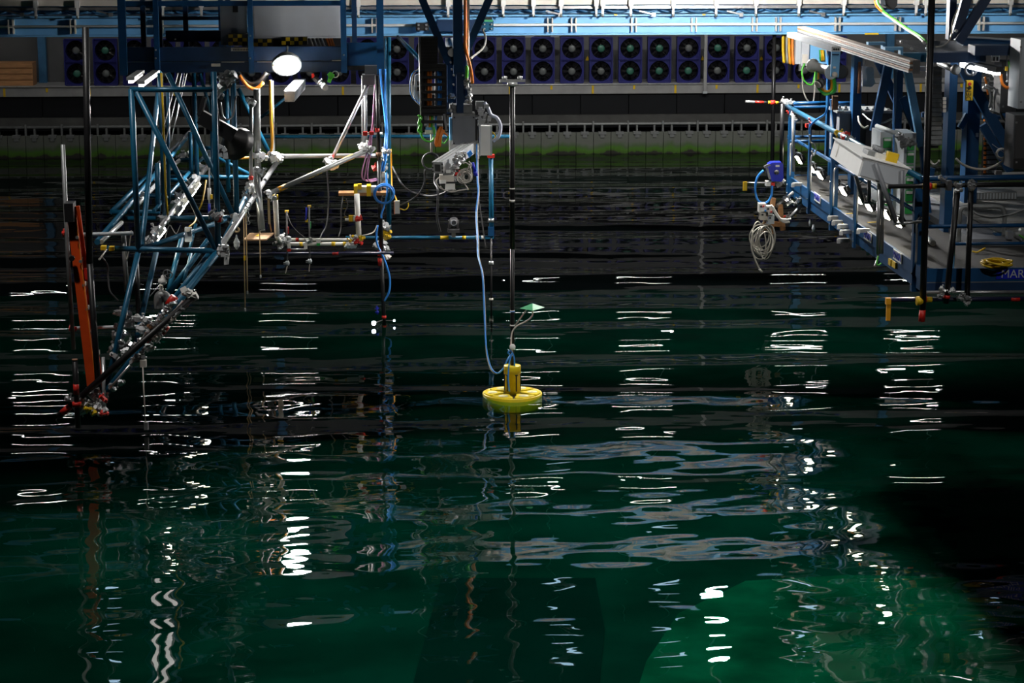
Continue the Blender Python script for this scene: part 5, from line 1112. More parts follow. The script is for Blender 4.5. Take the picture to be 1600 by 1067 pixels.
brace(1502, 102, 1590, 258, 26.5, .13); brace(1500, 200, 1512, 178, 26.9, .07); brace(1535, 195, 1578, 268, 27.2, .10); brace(1542, -5, 1497, 66, 25.5, .11, 'navy_paint'); brace(1512, -8, 1492, 60, 25.6, .11, 'navy_paint'); brace(1300, 155, 1310, 235, 29, .06); brace(1454, 262, 1448, 290, 25.6, .1)
boxp(1456, 82, 1541, 98, 24.8, .25).build('head_beam', 'navy_paint', gf); boxp(1411, 83, 1456, 97, 25.0, .2).build('head_beam', 'teal_tube', gf); boxp(1453, 78, 1459, 102, 24.7, .1).build('end_plate', 'blue_paint', gf)
boxp(1523, 71, 1640, 87, 24.6, .3).build('head_beam', 'navy_paint', gf); MB().prism([P(1505, 58, 26.2), P(1640, 66, 26.2), P(1640, 72, 26.2), P(1505, 71, 26.2)], (0, .3, 0)).build('sloping_beam', 'blue_paint', gf)
MB().bar(P(1508, 57.5, 26.1), P(1640, 65.5, 26.1), .03, .02).build('bright_flange', 'pale_cabinet', gf)
MB().prism([P(1400, 62, 26.0), P(1462, 84, 25.2), P(1524, 80, 25.2), P(1523, 72, 26.2), P(1490, 64, 26.6), P(1470, 64, 26.6)], (0, 0, -.05)).build('gusset_plate', 'grey_plate', gf)
for px, py in ((1408, 66), (1448, 76), (1424, 76), (1454, 80), (1493.5, 48), (1444, 67)): MB().lathe(P(px, py, 24.9), [(.018, 0), (.018, .03)], (0, -1, 0), 8).build('bolt', 'steel', gf)
for k in range(4): boxp(1473.5, 152 + k*6.2, 1478.5, 157 + k*6.2, 25.19, .02).build('cream_sticker', 'cream', gf)
boxp(1340.5, 97, 1345.5, 146, 28.55, .06).build('rusty_strip', 'rusty', gf); boxp(1300, 150, 1310, 172, 28.4, .03).build('rusty_strip', 'rusty', gf)
boxp(1525, 208, 1529, 214, 26.98, .03).build('pale_tag', 'pale_cabinet', gf)
tubes(gf, 'cross_tube', 'blue_paint', [(1440, 179, 26.5, 1474, 179, 26.5, .035), (1300, 162, 29.4, 1330, 162, 29.4, .03), (1535, 181, 27.4, 1600, 181, 27.4, .04), (1240, 162, 30.0, 1300, 161, 30.0, .03), (1235, 221, 30.0, 1300, 220, 30.0, .022)], .03)
# cable strip stack
mat('rail_top', (0.20, 0.16, 0.13), .55)
sk = thing('rail_stack', 'long stack of flat brown steel rails slanting under the girder', 'rail', P(1430, 105, 24))
nE = P(1429.5, 94, 24.0); dY = 6.6
for k in range(6): MB().box((nE.x - .055 - .012*(k > 3), 24.0 + .01*(k % 2), nE.z - .024*(k + 1) + .003), (nE.x + .055, 24.0 + dY, nE.z - .024*k - .002)).build('rail_strip', ['dark_cabinet', 'rusty', 'dull_steel'][k % 3] if k else 'rail_top', sk)
MB().box((nE.x - .02, 23.99, nE.z - .15), (nE.x + .06, 24.02, nE.z)).build('end_plate', 'dark_cabinet', sk)
for px, py, Y in ((1370, 69, 26.2), (1397, 77, 25.0)): c = P(px, py, Y); q = MB().box((c.x - .11, Y - .03, c.z - .01), (c.x + .10, Y + .09, c.z + .025)).box((c.x + .07, Y - .03, c.z - .10), (c.x + .10, Y + .09, c.z)).build('blue_hanger', 'sky_paint', sk)
for px, py, Y in ((1370, 90, 26), (1374, 91, 25.9)): boxp(px, py, px + 2, py + 5, Y, .02).build('white_clip', 'white_paint', sk)
r2 = thing('profile_rail', 'aluminium profile rail with light blue bracket under the girder', 'rail', P(1306, 80, 26))
nE = P(1306.5, 77, 26.0); MB().box((nE.x - .055, 26.0, nE.z - .032), (nE.x + .055, 28.9, nE.z + .032)).build('profile', 'alu', r2)
for dx in (-.026, 0, .026): MB().lathe((nE.x + dx, 25.998, nE.z), [(.013, 0), (.013, .004)], (0, -1, 0), 8).build('profile_hole', 'black_plastic', r2)
MB().prism([P(1299.5, 81, 25.98), P(1313, 81, 25.98), P(1310.5, 121, 25.98), P(1298, 120, 25.98)], (0, .04, 0)).build('blue_bracket', 'sky_paint', r2)
MB().lathe(P(1304, 116.5, 25.97), [(.035, 0), (.035, .02), (.02, .03), (0, .03)], (0, -1, 0), 12).build('shaft_nut', 'cream', r2); boxp(1302, 104, 1306, 107, 25.96, .02).build('white_spot', 'white_paint', r2); boxp(1300.5, 84.5, 1311, 86, 25.965, .02).build('dark_slot', 'navy_paint', r2)
ra_, rb_ = P(1269, 102, 26.6), P(1299, 113, 26.2); q = (rb_ - ra_); MB().lathe(ra_, [(.085, 0), (.085, .025), (.062, .03), (.058, q.length*.5), (.062, q.length - .03), (.09, q.length - .025), (.09, q.length)], q, 20).build('roller', 'white_plastic', r2)
MB().lathe(P(1315, 112, 26.3), [(.085, 0), (.085, .05), (.06, .06)], (-.3, -1, 0), 20).build('end_drum', 'dark_cabinet', r2)
# hanging hoses and boxes under the girder
for i, (px, m, w, lab) in enumerate(((1225, 'yellow', 1.6, 'yellow flat hose loop hanging under the girder, first from the left'), (1230.5, 'steel', 1.2, 'grey flat hose loop hanging between the yellow and orange loops'), (1235, 'orange_tape', 2.0, 'orange flat hose loop hanging under the girder'), (1239.5, 'orange', 1.5, 'dark orange flat hose loop hanging beside the grey box'))):
    t = thing('hose_loop', lab, 'hose', P(px, 98, 34.2), 'hose loops'); 
    MB().tube(bez([P(px - w, 54.3, 34.2), P(px - w*.9, 80, 34.2), P(px, 97 + i, 34.2), P(px + w, 80, 34.3), P(px + w*1.1, 54.3, 34.3)]), .022, 8).build('hose', m, t)
t = thing('motor_box', 'pale grey box hanging under the girder beside the hose loops', 'box', P(1255, 100, 34.1)); boxp(1242.5, 54.3, 1252, 100, 34.1, .4).build('box_side', 'pale_cabinet', t); boxp(1252, 54.3, 1265, 103, 34.05, .3).build('box_front', 'grey_cabinet', t); boxp(1253.5, 85, 1262, 99, 34.02, .04).build('cover', 'cream', t); boxp(1249, 100, 1254, 111, 34.1, .1).build('plug', 'steel', t)
t = thing('wiring_board', 'blue panel with coloured cables behind the white roller', 'panel', P(1275, 95, 29.5)); boxp(1265, 54.3, 1299, 100, 34.1, .05).build('panel', 'sky_paint', t)
for px, m in ((1283, 'orange_tape'), (1286, 'yellow'), (1281, 'green'), (1293, 'orange_tape'), (1296, 'green')): MB().tube([P(px, 78, 34.05), P(px + 1, 95, 34.05)], .016, 6).build('panel_cable', m, t)
cable('green_cable', 'green_cable', [(1257, 99, 34), (1253, 112, 34), (1256, 125, 34), (1264, 132, 34), (1271, 128, 34), (1275, 98, 34)], .014, 'green cable looping below the pale grey box')
cable('grey_hose', 'pale_cable', [(1254, 110, 34), (1254, 135, 34), (1259, 152, 34), (1266, 160, 34), (1272, 152, 34), (1274, 98, 34)], .012, 'long pale hose loop hanging below the pale grey box')
for i, (m, r0, lab) in enumerate((('orange_tape', 13, 'orange yellow cable loop below the white roller'), ('green_cable', 20, 'wide green cable loop below the white roller'), ('green', 17, 'dark green cable loop below the white roller'))):
    cable('cable_loop', m, [(1278 - i, 108, 26.45), (1279 - i, 128 + i*3, 26.4), (1288, 142 + (r0 - 13)*.8, 26.3), (1299 + i*3, 138 + i*2, 26.3), (1297 + i*2.5, 113, 26.24)], .016, lab)
t = thing('task_lamp', 'small dark lamp head with bright rim below the roller', 'lamp', P(1282, 130, 26.2)); MB().lathe(P(1288, 125, 26.3), [(.02, 0), (.05, .03), (.06, .09), (.05, .09), (.03, .05)], (-.7, -.4, -.5), 12).build('lamp_shade', 'dark_cabinet', t); MB().lathe(P(1279, 131.5, 26.1), [(.04, 0), (.045, .02)], (-.7, -.4, -.5), 12).build('lamp_rim', 'cream', t)
# ------------------------------------------------------------------ things on the gantry
t = thing('torn_sheet', 'torn pale plastic sheet hanging on the gantry column', 'sheet', P(1358, 137, 28.4)); MB().prism([P(1347, 103, 28.4), P(1364, 105, 28.4), P(1366, 110, 28.4), P(1365, 116, 28.4), P(1366, 122, 28.4), P(1368, 129, 28.4), P(1362, 136, 28.4), P(1347, 135, 28.4)], (0, .02, 0)).build('sheet', 'pale_cabinet', t); MB().lathe(P(1350.5, 103, 28.39), [(.02, 0), (.02, .04), (.01, .08)], n=8).build('hook', 'steel', t)
t = thing('louvre_stack', 'grey louvred panel between the gantry columns', 'panel', P(1461, 232, 26)); 
for k in range(17): MB().obox(P(1462, 108 + k*7.2, 26.4), (.14, .05, .05), Matrix.Rotation(-.5, 3, 'X')).build('louvre', 'dull_steel', t)
boxp(1454, 104, 1471, 232, 26.5, .03).build('backing', 'dark_cabinet', t)
t = thing('slotted_strut', 'perforated grey steel strut beside the louvred panel', 'strut', P(1447, 240, 26.3)); boxp(1443.5, 103, 1452.5, 250, 26.3, .06).build('strut', 'dull_steel', t)
for k in range(12): boxp(1447, 108 + k*11.5, 1449.5, 112 + k*11.5, 26.28, .03).build('hole', 'white_plastic', t)
boxp(1436, 104, 1452, 111, 26.1, .08).build('cross_piece', 'steel', t)
t = thing('tube_lamp', 'white tube lamp in a dark housing under the gantry beam', 'lamp', P(1538, 115, 24.6))
MB().bar(P(1503, 101, 25.2), P(1560, 114, 24.4), .055, .05).build('lamp_tube', 'cool_tube_glass', t); MB().bar(P(1517, 100, 25.1), P(1562, 109, 24.38), .09, .06).build('lamp_housing', 'dark_cabinet', t)
MB().tube(ring(P(1517, 109, 24.9), .065, (.6, 1, 0), 16), .016, 6, caps=False).build('clip_ring', 'grey_plate', t); MB().tube([P(1519, 118, 24.8), P(1520, 112, 24.8)], .012, 6).build('clip_screw', 'steel', t)
t = thing('pipe_end', 'short rusty grey pipe under the gantry beam', 'pipe', P(1495, 112, 24.8)); MB().tube([P(1468, 99, 25.6), P(1492, 109, 24.9)], .035, 10).build('pipe', 'dull_steel', t); MB().lathe(P(1491, 108, 24.92), [(.06, 0), (.06, .05), (.04, .07)], (.5, -1, -.2), 10).build('flange', 'dull_steel', t)
t = thing('crane_pendant', 'yellow crane control pendant hanging on the blue column', 'pendant', P(1515, 158, 25.0)); boxp(1509.5, 126, 1521, 157, 25.0, .06).build('pendant_body', 'yellow', t)
for k in range(2): MB().lathe(P(1515, 131 + k*6, 25.0), [(.02, 0), (.018, .02)], (0, -1, 0), 10).build('button', ['red', 'black_plastic'][k], t)
text('DEM', .085, P(1514, 147, 24.995), (0, 0, 1), (-1, 0, 0), 'black_plastic', t)
for (x0, y0, x1, y1, Y, d, m, lab) in ((1590, 62, 1640, 170, 24.2, .4, 'pale_cabinet', 'pale grey control cabinet at the upper right edge'), (1562, 96, 1591, 177, 24.9, .3, 'dark_cabinet', 'dark grey narrow cabinet left of the pale cabinet'), (1583, 180, 1640, 264, 24.3, .4, 'dark_cabinet', 'dark grey lower cabinet at the right edge')):
    t = thing('equipment_cabinet', lab, 'cabinet', P((x0 + x1)/2, y1, Y)); boxp(x0, y0, x1, y1, Y, d).build('cabinet_body', m, t); boxp(x0 + 2, y0 + 2, x1, y1 - 2, Y - .012, .012).build('cabinet_door', m, t)
    for yy in (y0 + 10, y1 - 12): boxp(x0 + 4, yy, x0 + 7, yy + 3, Y - .02, .01).build('door_latch', 'dull_steel', t)
    if m == 'dark_cabinet' and y0 > 150: boxp(x0, 247, x1, 264, Y - .013, .012).build('dark_plinth', 'black_plastic', t)
t = thing('cable_rack', 'dark cable rack with orange plugs behind the big brace', 'rack', P(1548, 275, 27.4)); boxp(1536, 170, 1562, 275, 27.5, .1).build('rack_plate', 'black_plastic', t)
for k in range(13):
    boxp(1538, 178 + k*7.4, 1541, 182 + k*7.4, 27.44, .05).build('orange_plug', 'orange', t); boxp(1543, 177 + k*7.4, 1558, 182 + k*7.4, 27.45, .05).build('plug_row', 'grey_plate', t)
cable('orange_cable', 'orange', [(1564, 116, 24.6), (1566, 130, 24.6), (1573, 137, 24.6), (1580, 132, 24.6), (1581, 112, 24.6)], .018, 'orange cable loop beside the white tube lamp')
cable('green_cable', 'green_cable', [(1576, 95, 24.6), (1579, 110, 24.6), (1581, 118, 24.6)], .012, 'short green cable above the orange loop')
cable('orange_cable', 'orange', [(1539, 120, 25.5), (1542, 135, 25.5), (1544, 148, 25.5)], .014, 'short orange cable right of the yellow pendant')
for i, pts in enumerate((((1536, 136), (1545, 140), (1548, 155), (1546, 168)), ((1540, 133), (1552, 137), (1558, 128), (1563, 120)), ((1562, 150), (1563, 175), (1570, 187), (1585, 189)))):
    cable('grey_cable', 'dull_steel', [(x, y, 25.2) for x, y in pts], .016, 'grey hose tangle near the tube lamp, %s from the left' % words[i + 1])
t = thing('valve_cluster', 'grey valve fittings behind the big blue brace', 'valve', P(1552, 160, 25.4))
for px, py in ((1552, 127), (1554, 138), (1555, 150), (1556, 163), (1553, 172), (1557, 120)): clamp(t, px, py, 25.5, 'dull_steel', .9)
t = thing('emergency_plug', 'yellow plug on a grey cord under the lamp', 'plug', P(1573, 128, 24.5)); boxp(1571.5, 104, 1575, 111, 24.5, .04).build('plug', 'yellow', t); MB().tube([P(1573.5, 104, 24.52), P(1573.5, 84, 24.7)], .006, 5).build('upper_cord', 'steel', t); MB().tube([P(1573.5, 111, 24.5), P(1573.5, 126, 24.5)], .006, 5).build('cord', 'steel', t); MB().lathe(P(1573.5, 127, 24.5), [(.005, -.015), (.016, 0), (.005, .015)], n=8).build('bead', 'white_paint', t)
t = thing('notice_sign', 'small white notice beside the dark cabinet', 'sign', P(1554, 92, 25)); boxp(1549, 87, 1562, 97, 25, .02).build('sign', 'white_paint', t); boxp(1552, 89, 1555, 95, 24.99, .01).build('sign_mark', 'black_plastic', t); boxp(1557, 89, 1560, 95, 24.99, .01).build('sign_mark', 'black_plastic', t)
cable('rope', 'pale_cable', [(1494, 248, 24.9), (1503, 256, 24.8), (1520, 263, 24.8), (1540, 264, 24.8), (1558, 257, 24.8), (1572, 246, 24.8), (1573, 238, 24.8)], .014, 'pale rope sagging between the big column and the cable ring', 'rope')
t = thing('cable_ring', 'ring of pale cable below the big blue brace', 'cable', P(1563, 250, 24.9)); 
for i in range(3): MB().tube(ring(P(1565, 240, 24.8 - i*.02), M(8.5 - i*.8, 24.8), (.2, 1, .1), 18), .010, 6, caps=False).build('cable_loop', 'pale_cable', t)
MB().tube([P(1550, 225, 24.85), P(1575, 243, 24.85)], .004, 5).build('tie', 'steel', t)
cable('chain_loop', 'pale_cable', [(1341, 182, 28.3), (1343, 192, 28.2), (1350, 200, 28.1), (1357, 197, 28.1)], .014, 'pale hose hanging on the left gantry column')
cable('chain_loop', 'steel', [(1348, 178, 28.2), (1360, 188, 28), (1378, 192, 27.6), (1393, 186, 27.4)], .012, 'steel chain sagging between the two left gantry columns', 'chain')
cable('pale_hose', 'pale_cable', [(1453, 251, 25.5), (1459, 257, 25.4), (1465, 255, 25.3), (1467, 251, 25.2)], .014, 'short pale hose left of the big column')
t = thing('workbench', 'cluttered grey workbench between the left gantry columns', 'workbench', P(1355, 240, 28.9)); boxp(1308, 173, 1396, 177, 28.7, .7).build('bench_top', 'dull_steel', t); boxp(1310, 177, 1345, 240, 28.75, .6).build('bench_cabinet', 'grey_plate', t); boxp(1352, 177, 1394, 240, 28.8, .6).build('bench_cabinet', 'dark_cabinet', t)
rr = random.Random(17)
for i in range(8):
    px = 1312 + i*11 + rr.uniform(-2, 2); q = thing('tool_part', '%s small metal part on the workbench, counted from the left' % words[i + 1], 'tool', P(px, 173, 28.8), 'parts on the workbench')
    h = rr.uniform(3, 9); boxp(px - 3, 173 - h*.5, px + 4, 173, 28.75, .12).build('block', rr.choice(['steel', 'alu', 'dull_steel']), q); boxp(px - 1, 173 - h, px + 2, 173 - h*.5, 28.78, .05).build('knob', rr.choice(['steel', 'dark_cabinet']), q)
t = thing('clamp_stack', 'pile of grey scaffold clamps on the right drawer cabinet', 'clamp', P(1418, 225, 26)); tubes(t, 'pipe', 'pale_cabinet', [(1370, 197, 26.6, 1405, 210, 26.0, .03)], .03)
for px, py in ((1404, 213), (1409, 217), (1414, 220), (1419, 224), (1412, 227), (1423, 221), (1426, 226)): clamp(t, px, py, 25.9, 'dull_steel', .6)
# inner platform
ip = thing('inner_platform', 'grey grating platform behind the near deck', 'platform', tuple(E(2.5, 2.5, .3)))
ebox(1.55, 6, .95, 5.2, .25, .33).build('step_face', 'grey_plate', ip)
for k in range(14): ebox(1.62 + k*.30, 1.62 + k*.30 + .285, 1.35, 5.2, .33, .345).build('grating_plank', 'grating', ip)
t = thing('ribbed_box', 'long grey ribbed metal box on the inner platform', 'box', P(1545, 312, 25.8)); zz = ZF + .12; a, b = PZ(1501, 312, ZF + .10), PZ(1590, 312, ZF + .10); MB().box((a.x, a.y, ZF + .10), (b.x, a.y + .4, ZF + .19)).build('box', 'dull_steel', t)
for k in range(18): x = a.x + (b.x - a.x)*(k + .3)/18; MB().box((x, a.y - .008, ZF + .105), (x + .02, a.y, ZF + .18)).build('rib', 'pale_cabinet', t)
t = thing('pipe_hoop', 'grey bent pipe hoop standing on the near deck', 'pipe', PZ(1500, 378, ZF)); yh = PZ(1500, 380, ZF).y; MB().tube(bez([P(1498, 379, yh), P(1499, 345, yh), P(1501, 329, yh), P(1510, 323, yh), P(1535, 323, yh), P(1560, 323, yh), P(1568, 329, yh), P(1569.5, 345, yh), P(1568, 378, yh)]), .028, 10).build('hoop', 'dull_steel', t); boxp(1555, 366, 1568, 378, yh + .02, .12).build('foot', 'blue_paint', t)
t = thing('pump_motor', 'small grey pump motor at the right edge of the platform', 'motor', P(1590, 375, 24)); MB().lathe(P(1585, 368, 24.2), [(.03, 0), (.05, .01), (.05, .06), (.085, .07), (.085, .35)], (1, .1, 0), 14).build('motor_body', 'dull_steel', t); boxp(1574, 362, 1584, 374, 24.1, .1).build('pump_head', 'grey_plate', t); MB().tube(bez([P(1592, 367, 24.05), P(1597, 370, 24.05), P(1604, 376, 24.05)]), .010, 6).build('earth_lead', 'green_cable', t)
t = thing('aluminium_tool', 'long aluminium tool lying on the blue handrail', 'tool', P(1580, 272, 23.6)); MB().bar(P(1556, 271.5, 23.5), P(1640, 269, 23.5), .03, .02).build('shaft', 'alu', t); boxp(1556, 267, 1566, 273, 23.46, .06).build('jaw', 'dark_cabinet', t)
cable('chain_rope', 'dull_steel', [(1514, 325, 24), (1530, 336, 23.9), (1550, 340, 23.9), (1575, 336, 23.9), (1605, 325, 23.9)], .012, 'steel chain hanging across the pipe hoop', 'chain')
# near railing
nr = thing('near_railing', 'blue pipe railing along the near edge of the deck', 'railing', P(1520, 380, 22.8))
tubes(nr, 'rail', 'blue_paint', [(1440, 279.5, 22.75, 1640, 276, 22.75, .03), (1448, 354, 22.75, 1640, 351.5, 22.75, .022), (1490, 381, 22.75, 1640, 380, 22.75, .018)], .03)
tubes(nr, 'post', 'sky_paint', [(1491, 380, 22.7, 1487, 452, 22.62, .016)], .016)
# yellow cable coil
t = thing('cable_coil', 'coil of yellow cable lying on the near deck', 'cable', PZ(1556, 414, ZF)); rr = random.Random(41)
for i in range(10):
    c = PZ(1556 + rr.uniform(-7, 7), 411 + rr.uniform(-2, 2), ZF + .02 + i*.008); MB().tube(ring(c, M(rr.uniform(13, 21), 23), (rr.uniform(-.25, .25), rr.uniform(-.25, .1), 1), 20, .03, 1, rnd=rr), .011, 6, caps=False).build('cable_loop', 'yellow', t)
cable('yellow_cable', 'yellow', [(1519, 392.5, 23.6), (1526, 394, 23.6), (1533, 391, 23.6), (1539, 387.5, 23.7)], .010, 'short yellow cable lying at the step behind the coil')
for i, (x0, y0, x1, y1) in enumerate(((1428, 366, 1441, 376), (1449, 372, 1458, 380))):
    a, b = PZ(x0, y0, ZF + .05), PZ(x1, y1, ZF + .05); tag(MB().tube([a, b], .035, 10).build('steel_pipe', 'steel'), 'short grey pipe lying on the deck, %s' % ['longer one nearer the blue post', 'shorter one behind the black pole'][i], 'pipe', 'pipes on the deck')
# ------------------------------------------------------------------ black pole rack in front
YB = 22.35
pr = thing('pole_rack', 'rack of black poles clamped in front of the near railing', 'rack', P(1500, 470, YB))
tubes(pr, 'pole', 'black_tube', [(1456.5, -20, YB - .06, 1441.5, 484, YB - .06, .036), (1496, 300, YB, 1478, 474, YB - .03, .033), (1517, 297, YB, 1511, 466, YB, .030), (1388, 291.5, YB + .1, 1640, 287, YB + .1, .024)], .03)
tubes(pr, 'lower_tube', 'navy_tube', [(1385, 468.5, YB + .02, 1640, 466.5, YB + .02, .024)], .024)
tubes(pr, 'silver_tube', 'steel', [(1445, 457, YB + .15, 1640, 456, YB + .15, .020)], .02)
tubes(pr, 'red_band', 'red', [(1441.5, 484, YB - .06, 1440, 502, YB - .06, .0355), (1479.5, 461, YB - .03, 1478.8, 466, YB - .03, .038), (1579, 467.4, YB + .02, 1593, 467.2, YB + .02, .026), (1450, 291, YB + .1, 1455, 291, YB + .1, .038), (1441, 466.5, YB - .0, 1447, 466.3, YB - .0, .042)], .03)
tubes(pr, 'yellow_collar', 'yellow', [(1441, 291, YB + .1, 1449, 291, YB + .1, .030), (1456, 290.8, YB + .1, 1463, 290.6, YB + .1, .030), (1432, 470, YB - .05, 1441, 470, YB - .05, .05), (1447, 468, YB, 1456, 468, YB, .030)], .03)
boxp(1384.5, 466, 1392.5, 476, YB - .02, .05).build('yellow_bracket', 'orange_tape', pr); boxp(1384.8, 475, 1392, 501, YB - .01, .03).build('yellow_bracket', 'orange_tape', pr)
boxp(1480, 283, 1488, 298, YB, .1).build('collar', 'dark_cabinet', pr)
for px, py, m in ((1498, 289, 'steel'), (1518, 286, 'steel'), (1519, 294, 'steel'), (1497, 296, 'steel'), (1472, 280, 'steel'), (1471, 452, 'alu'), (1486, 454, 'alu'), (1500, 466, 'steel'), (1511, 465, 'steel'), (1504, 462, 'steel'), (1512, 473, 'alu'), (1472, 460, 'steel')): clamp(pr, px, py, YB - .05, m, .5)
# ------------------------------------------------------------------ poles and cable reel at the far corner
t = thing('corner_pole', 'slim black pole hanging beside the far walkway corner', 'pole', P(1207, 255, 34.2)); tubes(t, 'pole', 'black_tube', [(1210, 54.3, 34.2, 1206.5, 256, 34.2, .032)], .03); tubes(t, 'pole_foot', 'dull_steel', [(1206.6, 251, 34.2, 1206.5, 256.5, 34.2, .036)], .03)
YMR = Q(1226, 160).y
t = thing('marker_rod', 'short rod with silver, red and yellow bands sticking out at the corner', 'rod', P(1190, 160, 30)); tubes(t, 'band', 'steel', [(1165, 158.5, YMR, 1180, 159.5, YMR, .020, 'bright_steel'), (1180, 159.5, YMR, 1193, 160, YMR, .021, 'red'), (1193, 160, YMR, 1200, 160, YMR, .020, 'black_tube'), (1200, 160, YMR, 1204, 160.1, YMR, .022, 'yellow'), (1204, 160.1, YMR, 1211, 160.3, YMR, .036, 'red'), (1211, 160.3, YMR, 1216, 160.5, YMR, .022, 'yellow'), (1216, 160.5, YMR, 1228, 160.5, YMR, .018, 'black_tube')], .02)
tag(MB().tube([P(1222.5, 162, 30.1), P(1221, 256, 30.1)], .03, 10).build('black_pole', 'black_tube'), 'short black pole hanging at the walkway corner post', 'pole')
tag(MB().tube([P(1239, 180, 29.6), P(1240, 268, 29.6)], .022, 8).build('grey_rod', 'dull_steel'), 'grey rod standing just inside the walkway far end', 'rod')
t = thing('cable_reel', 'bright blue cable reel mounted at the walkway corner', 'reel', P(1212, 284, 29.7))
MB().prism([P(1202, 257, 29.6), P(1206, 254, 29.6), P(1221, 253.5, 29.6), P(1224, 257, 29.6), P(1224.5, 279, 29.6), P(1221, 284, 29.6), P(1207, 283, 29.6), P(1203, 279, 29.6), P(1200, 268, 29.6)], (0, .18, 0)).build('reel_case', 'royal_blue', t)
MB().lathe(P(1213.5, 269, 29.6), [(.035, 0), (.03, .03), (0, .03)], (0, -1, 0), 14).build('reel_hub', 'dark_cabinet', t); boxp(1212, 258, 1218, 261, 29.59, .02).build('reel_label', 'white_plastic', t)
MB().bar(P(1194, 261, 29.6), P(1203, 257, 29.6), .04, .03).bar(P(1198, 262, 29.6), P(1203, 280, 29.6), .03, .03).build('reel_arm', 'dull_steel', t)
cable('blue_hose', 'blue_cable', [(1193, 266, 29.6), (1184, 276, 29.6), (1180, 292, 29.6), (1182, 308, 29.6), (1188, 316, 29.6), (1198, 316, 29.6), (1205, 306, 29.6), (1206.5, 290, 29.6)], .016, 'bright blue hose loop hanging from the cable reel')
t = thing('flag_rod', 'thin rod with yellow tape flag left of the cable reel', 'rod', P(1185, 288, 29.7)); tubes(t, 'rod', 'steel', [(1162, 285.5, 29.7, 1198, 285.5, 29.7, .010)], .01); boxp(1161, 284, 1167.5, 298, 29.68, .03).build('yellow_flag', 'yellow', t); boxp(1197, 283, 1206, 291, 29.65, .1).build('white_clamp', 'white_plastic', t); boxp(1205, 285, 1211, 291, 29.64, .1).build('red_clamp', 'red', t)
for px, py in ((1218, 287), (1223, 284)): clamp(t, px, py, 29.7, 'alu', .7)
t = thing('outrigger_pipes', 'grey pipe arms under the walkway corner', 'pipe', P(1235, 330, 29.7)); tubes(t, 'arm', 'steel', [(1214, 322, 29.6, 1239, 301, 29.8, .026), (1233, 341, 29.5, 1254, 319, 29.6, .026)], .026)
for px, py in ((1228, 312), (1234, 318), (1246, 315), (1252, 312), (1230, 338)): clamp(t, px, py, 29.6, 'steel', .7)
t = thing('sensor_modules', 'white sensor modules on wooden blocks below the cable reel', 'sensor', P(1200, 355, 29.5))
for (x0, y0, x1, y1, m) in ((1186, 318, 1197, 332, 'white_plastic'), (1197, 322, 1207, 338, 'white_plastic'), (1188, 331, 1200, 344, 'cream'), (1200, 336, 1210, 350, 'pale_cabinet')): q = boxp(x0, y0, x1, y1, 29.45, .14).build('module', m, t); boxp(x0 + 2, y0 + 3, x0 + 5, y0 + 6, 29.44, .012).build('module_port', 'dark_cabinet', q)
for (x0, y0, x1, y1, an) in ((1204, 309, 1211, 322, .1), (1216, 319, 1223, 338, -.1), (1218, 338, 1226, 360, -.15), (1192, 346, 1222, 353, .1), (1203, 352, 1209, 365, 0), (1192, 350, 1198, 362, 0)): c = P((x0 + x1)/2, (y0 + y1)/2, 29.62); MB().obox(c, (M(x1 - x0, 29.6), .08, M(y1 - y0, 29.6)), Matrix.Rotation(an, 3, 'Y')).build('wood_block', 'wood', t)
for i, pts in enumerate((((1207, 322), (1214, 334), (1222, 344), (1233, 346)), ((1205, 320), (1213, 336), (1224, 347), (1234, 347)), ((1207, 326), (1217, 340), (1228, 343), (1236, 342)))): MB().tube(bez([P(x, y, 29.4) for x, y in pts]), .014, 6).build('white_tube', 'white_plastic', t)
for px, py, m in ((1193, 322, 'red'), (1196, 329, 'blue_cable'), (1205, 331, 'red'), (1226, 338, 'red')): boxp(px - 1, py - 1, px + 1.5, py + 1.5, 29.42, .02).build('connector', m, t)
t = thing('cable_bunch', 'bunch of looped beige cables hanging from the sensor modules', 'cable', P(1190, 400, 29.5)); rr = random.Random(51)
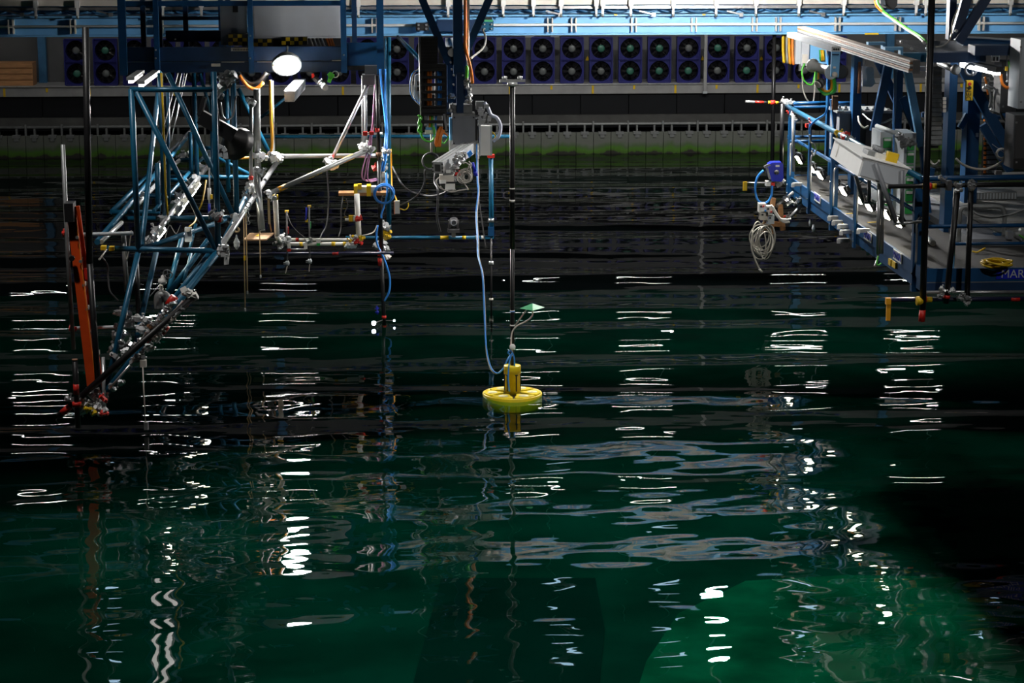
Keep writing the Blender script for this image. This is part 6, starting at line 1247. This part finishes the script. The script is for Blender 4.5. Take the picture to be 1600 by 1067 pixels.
for i in range(13):
    c = P(1192 + rr.uniform(-6, 6), 372 + rr.uniform(-8, 10), 29.45 + rr.uniform(-.06, .06)); rx, rz_ = M(rr.uniform(9, 17), 29.5), M(rr.uniform(17, 27), 29.5); tl = rr.uniform(-.3, .3)
    MB().tube([c + Vector((rx*math.cos(a)*math.cos(tl) + rz_*math.sin(a)*math.sin(tl)*.5, .03*math.sin(a*2), rz_*math.sin(a) + rx*.3*math.sin(tl)*math.cos(a))) for a in [2*math.pi*j/22 for j in range(23)]], .0085, 5, caps=False).build('cable_loop', 'pale_cable', t)
MB().tube(bez([P(1176, 360, 29.4), P(1174, 385, 29.4), P(1178, 400, 29.4), P(1184, 415, 29.4), P(1190, 424, 29.4)]), .011, 6).build('cable_tail', 'pale_cable', t); MB().tube([P(1186, 420, 29.4), P(1191, 425, 29.4)], .016, 6).build('tail_plug', 'white_plastic', t)
# upper right: cable and dark drum near the girder
t = thing('cable_drum', 'dark cable drum with green leads in front of the girder', 'drum', P(1395, 10, 32)); MB().prism([P(1378, -30, 31.5), P(1404, -30, 31.5), P(1402, 8, 31.5), P(1396, 16, 31.5), P(1384, 8, 31.5)], (0, .3, 0)).build('drum', 'black_plastic', t)
for i, m in enumerate(('orange', 'white_plastic', 'green_cable')): MB().tube(bez([P(1366 + i*2, -10, 31.4), P(1368 + i*2, 6, 31.4), P(1374 + i*2.5, 15, 31.3), P(1381 + i, 19, 31.2)]), .016, 6).build('lead', m, t)
cable('green_cable', 'green_cable', [(1380, 18, 31.2), (1400, 32, 30), (1420, 46, 28.5), (1436, 55, 27), (1448, 66, 26)], .018, 'green cable slanting from the drum down to the gantry')
cable('white_cable', 'pale_cable', [(1379, 19.5, 31.2), (1399, 33.5, 30), (1419, 47.5, 28.5), (1434, 57, 27), (1444, 66, 26)], .018, 'white cable slanting beside the green one to the gantry')
cable('grey_cable', 'pale_cable', [(1496, 15, 25.4), (1488, 35, 25.3), (1487, 52, 25.2), (1483, 64, 25), (1472, 72, 24.9), (1462, 73, 24.8)], .010, 'thin pale cable hanging on the navy strut')
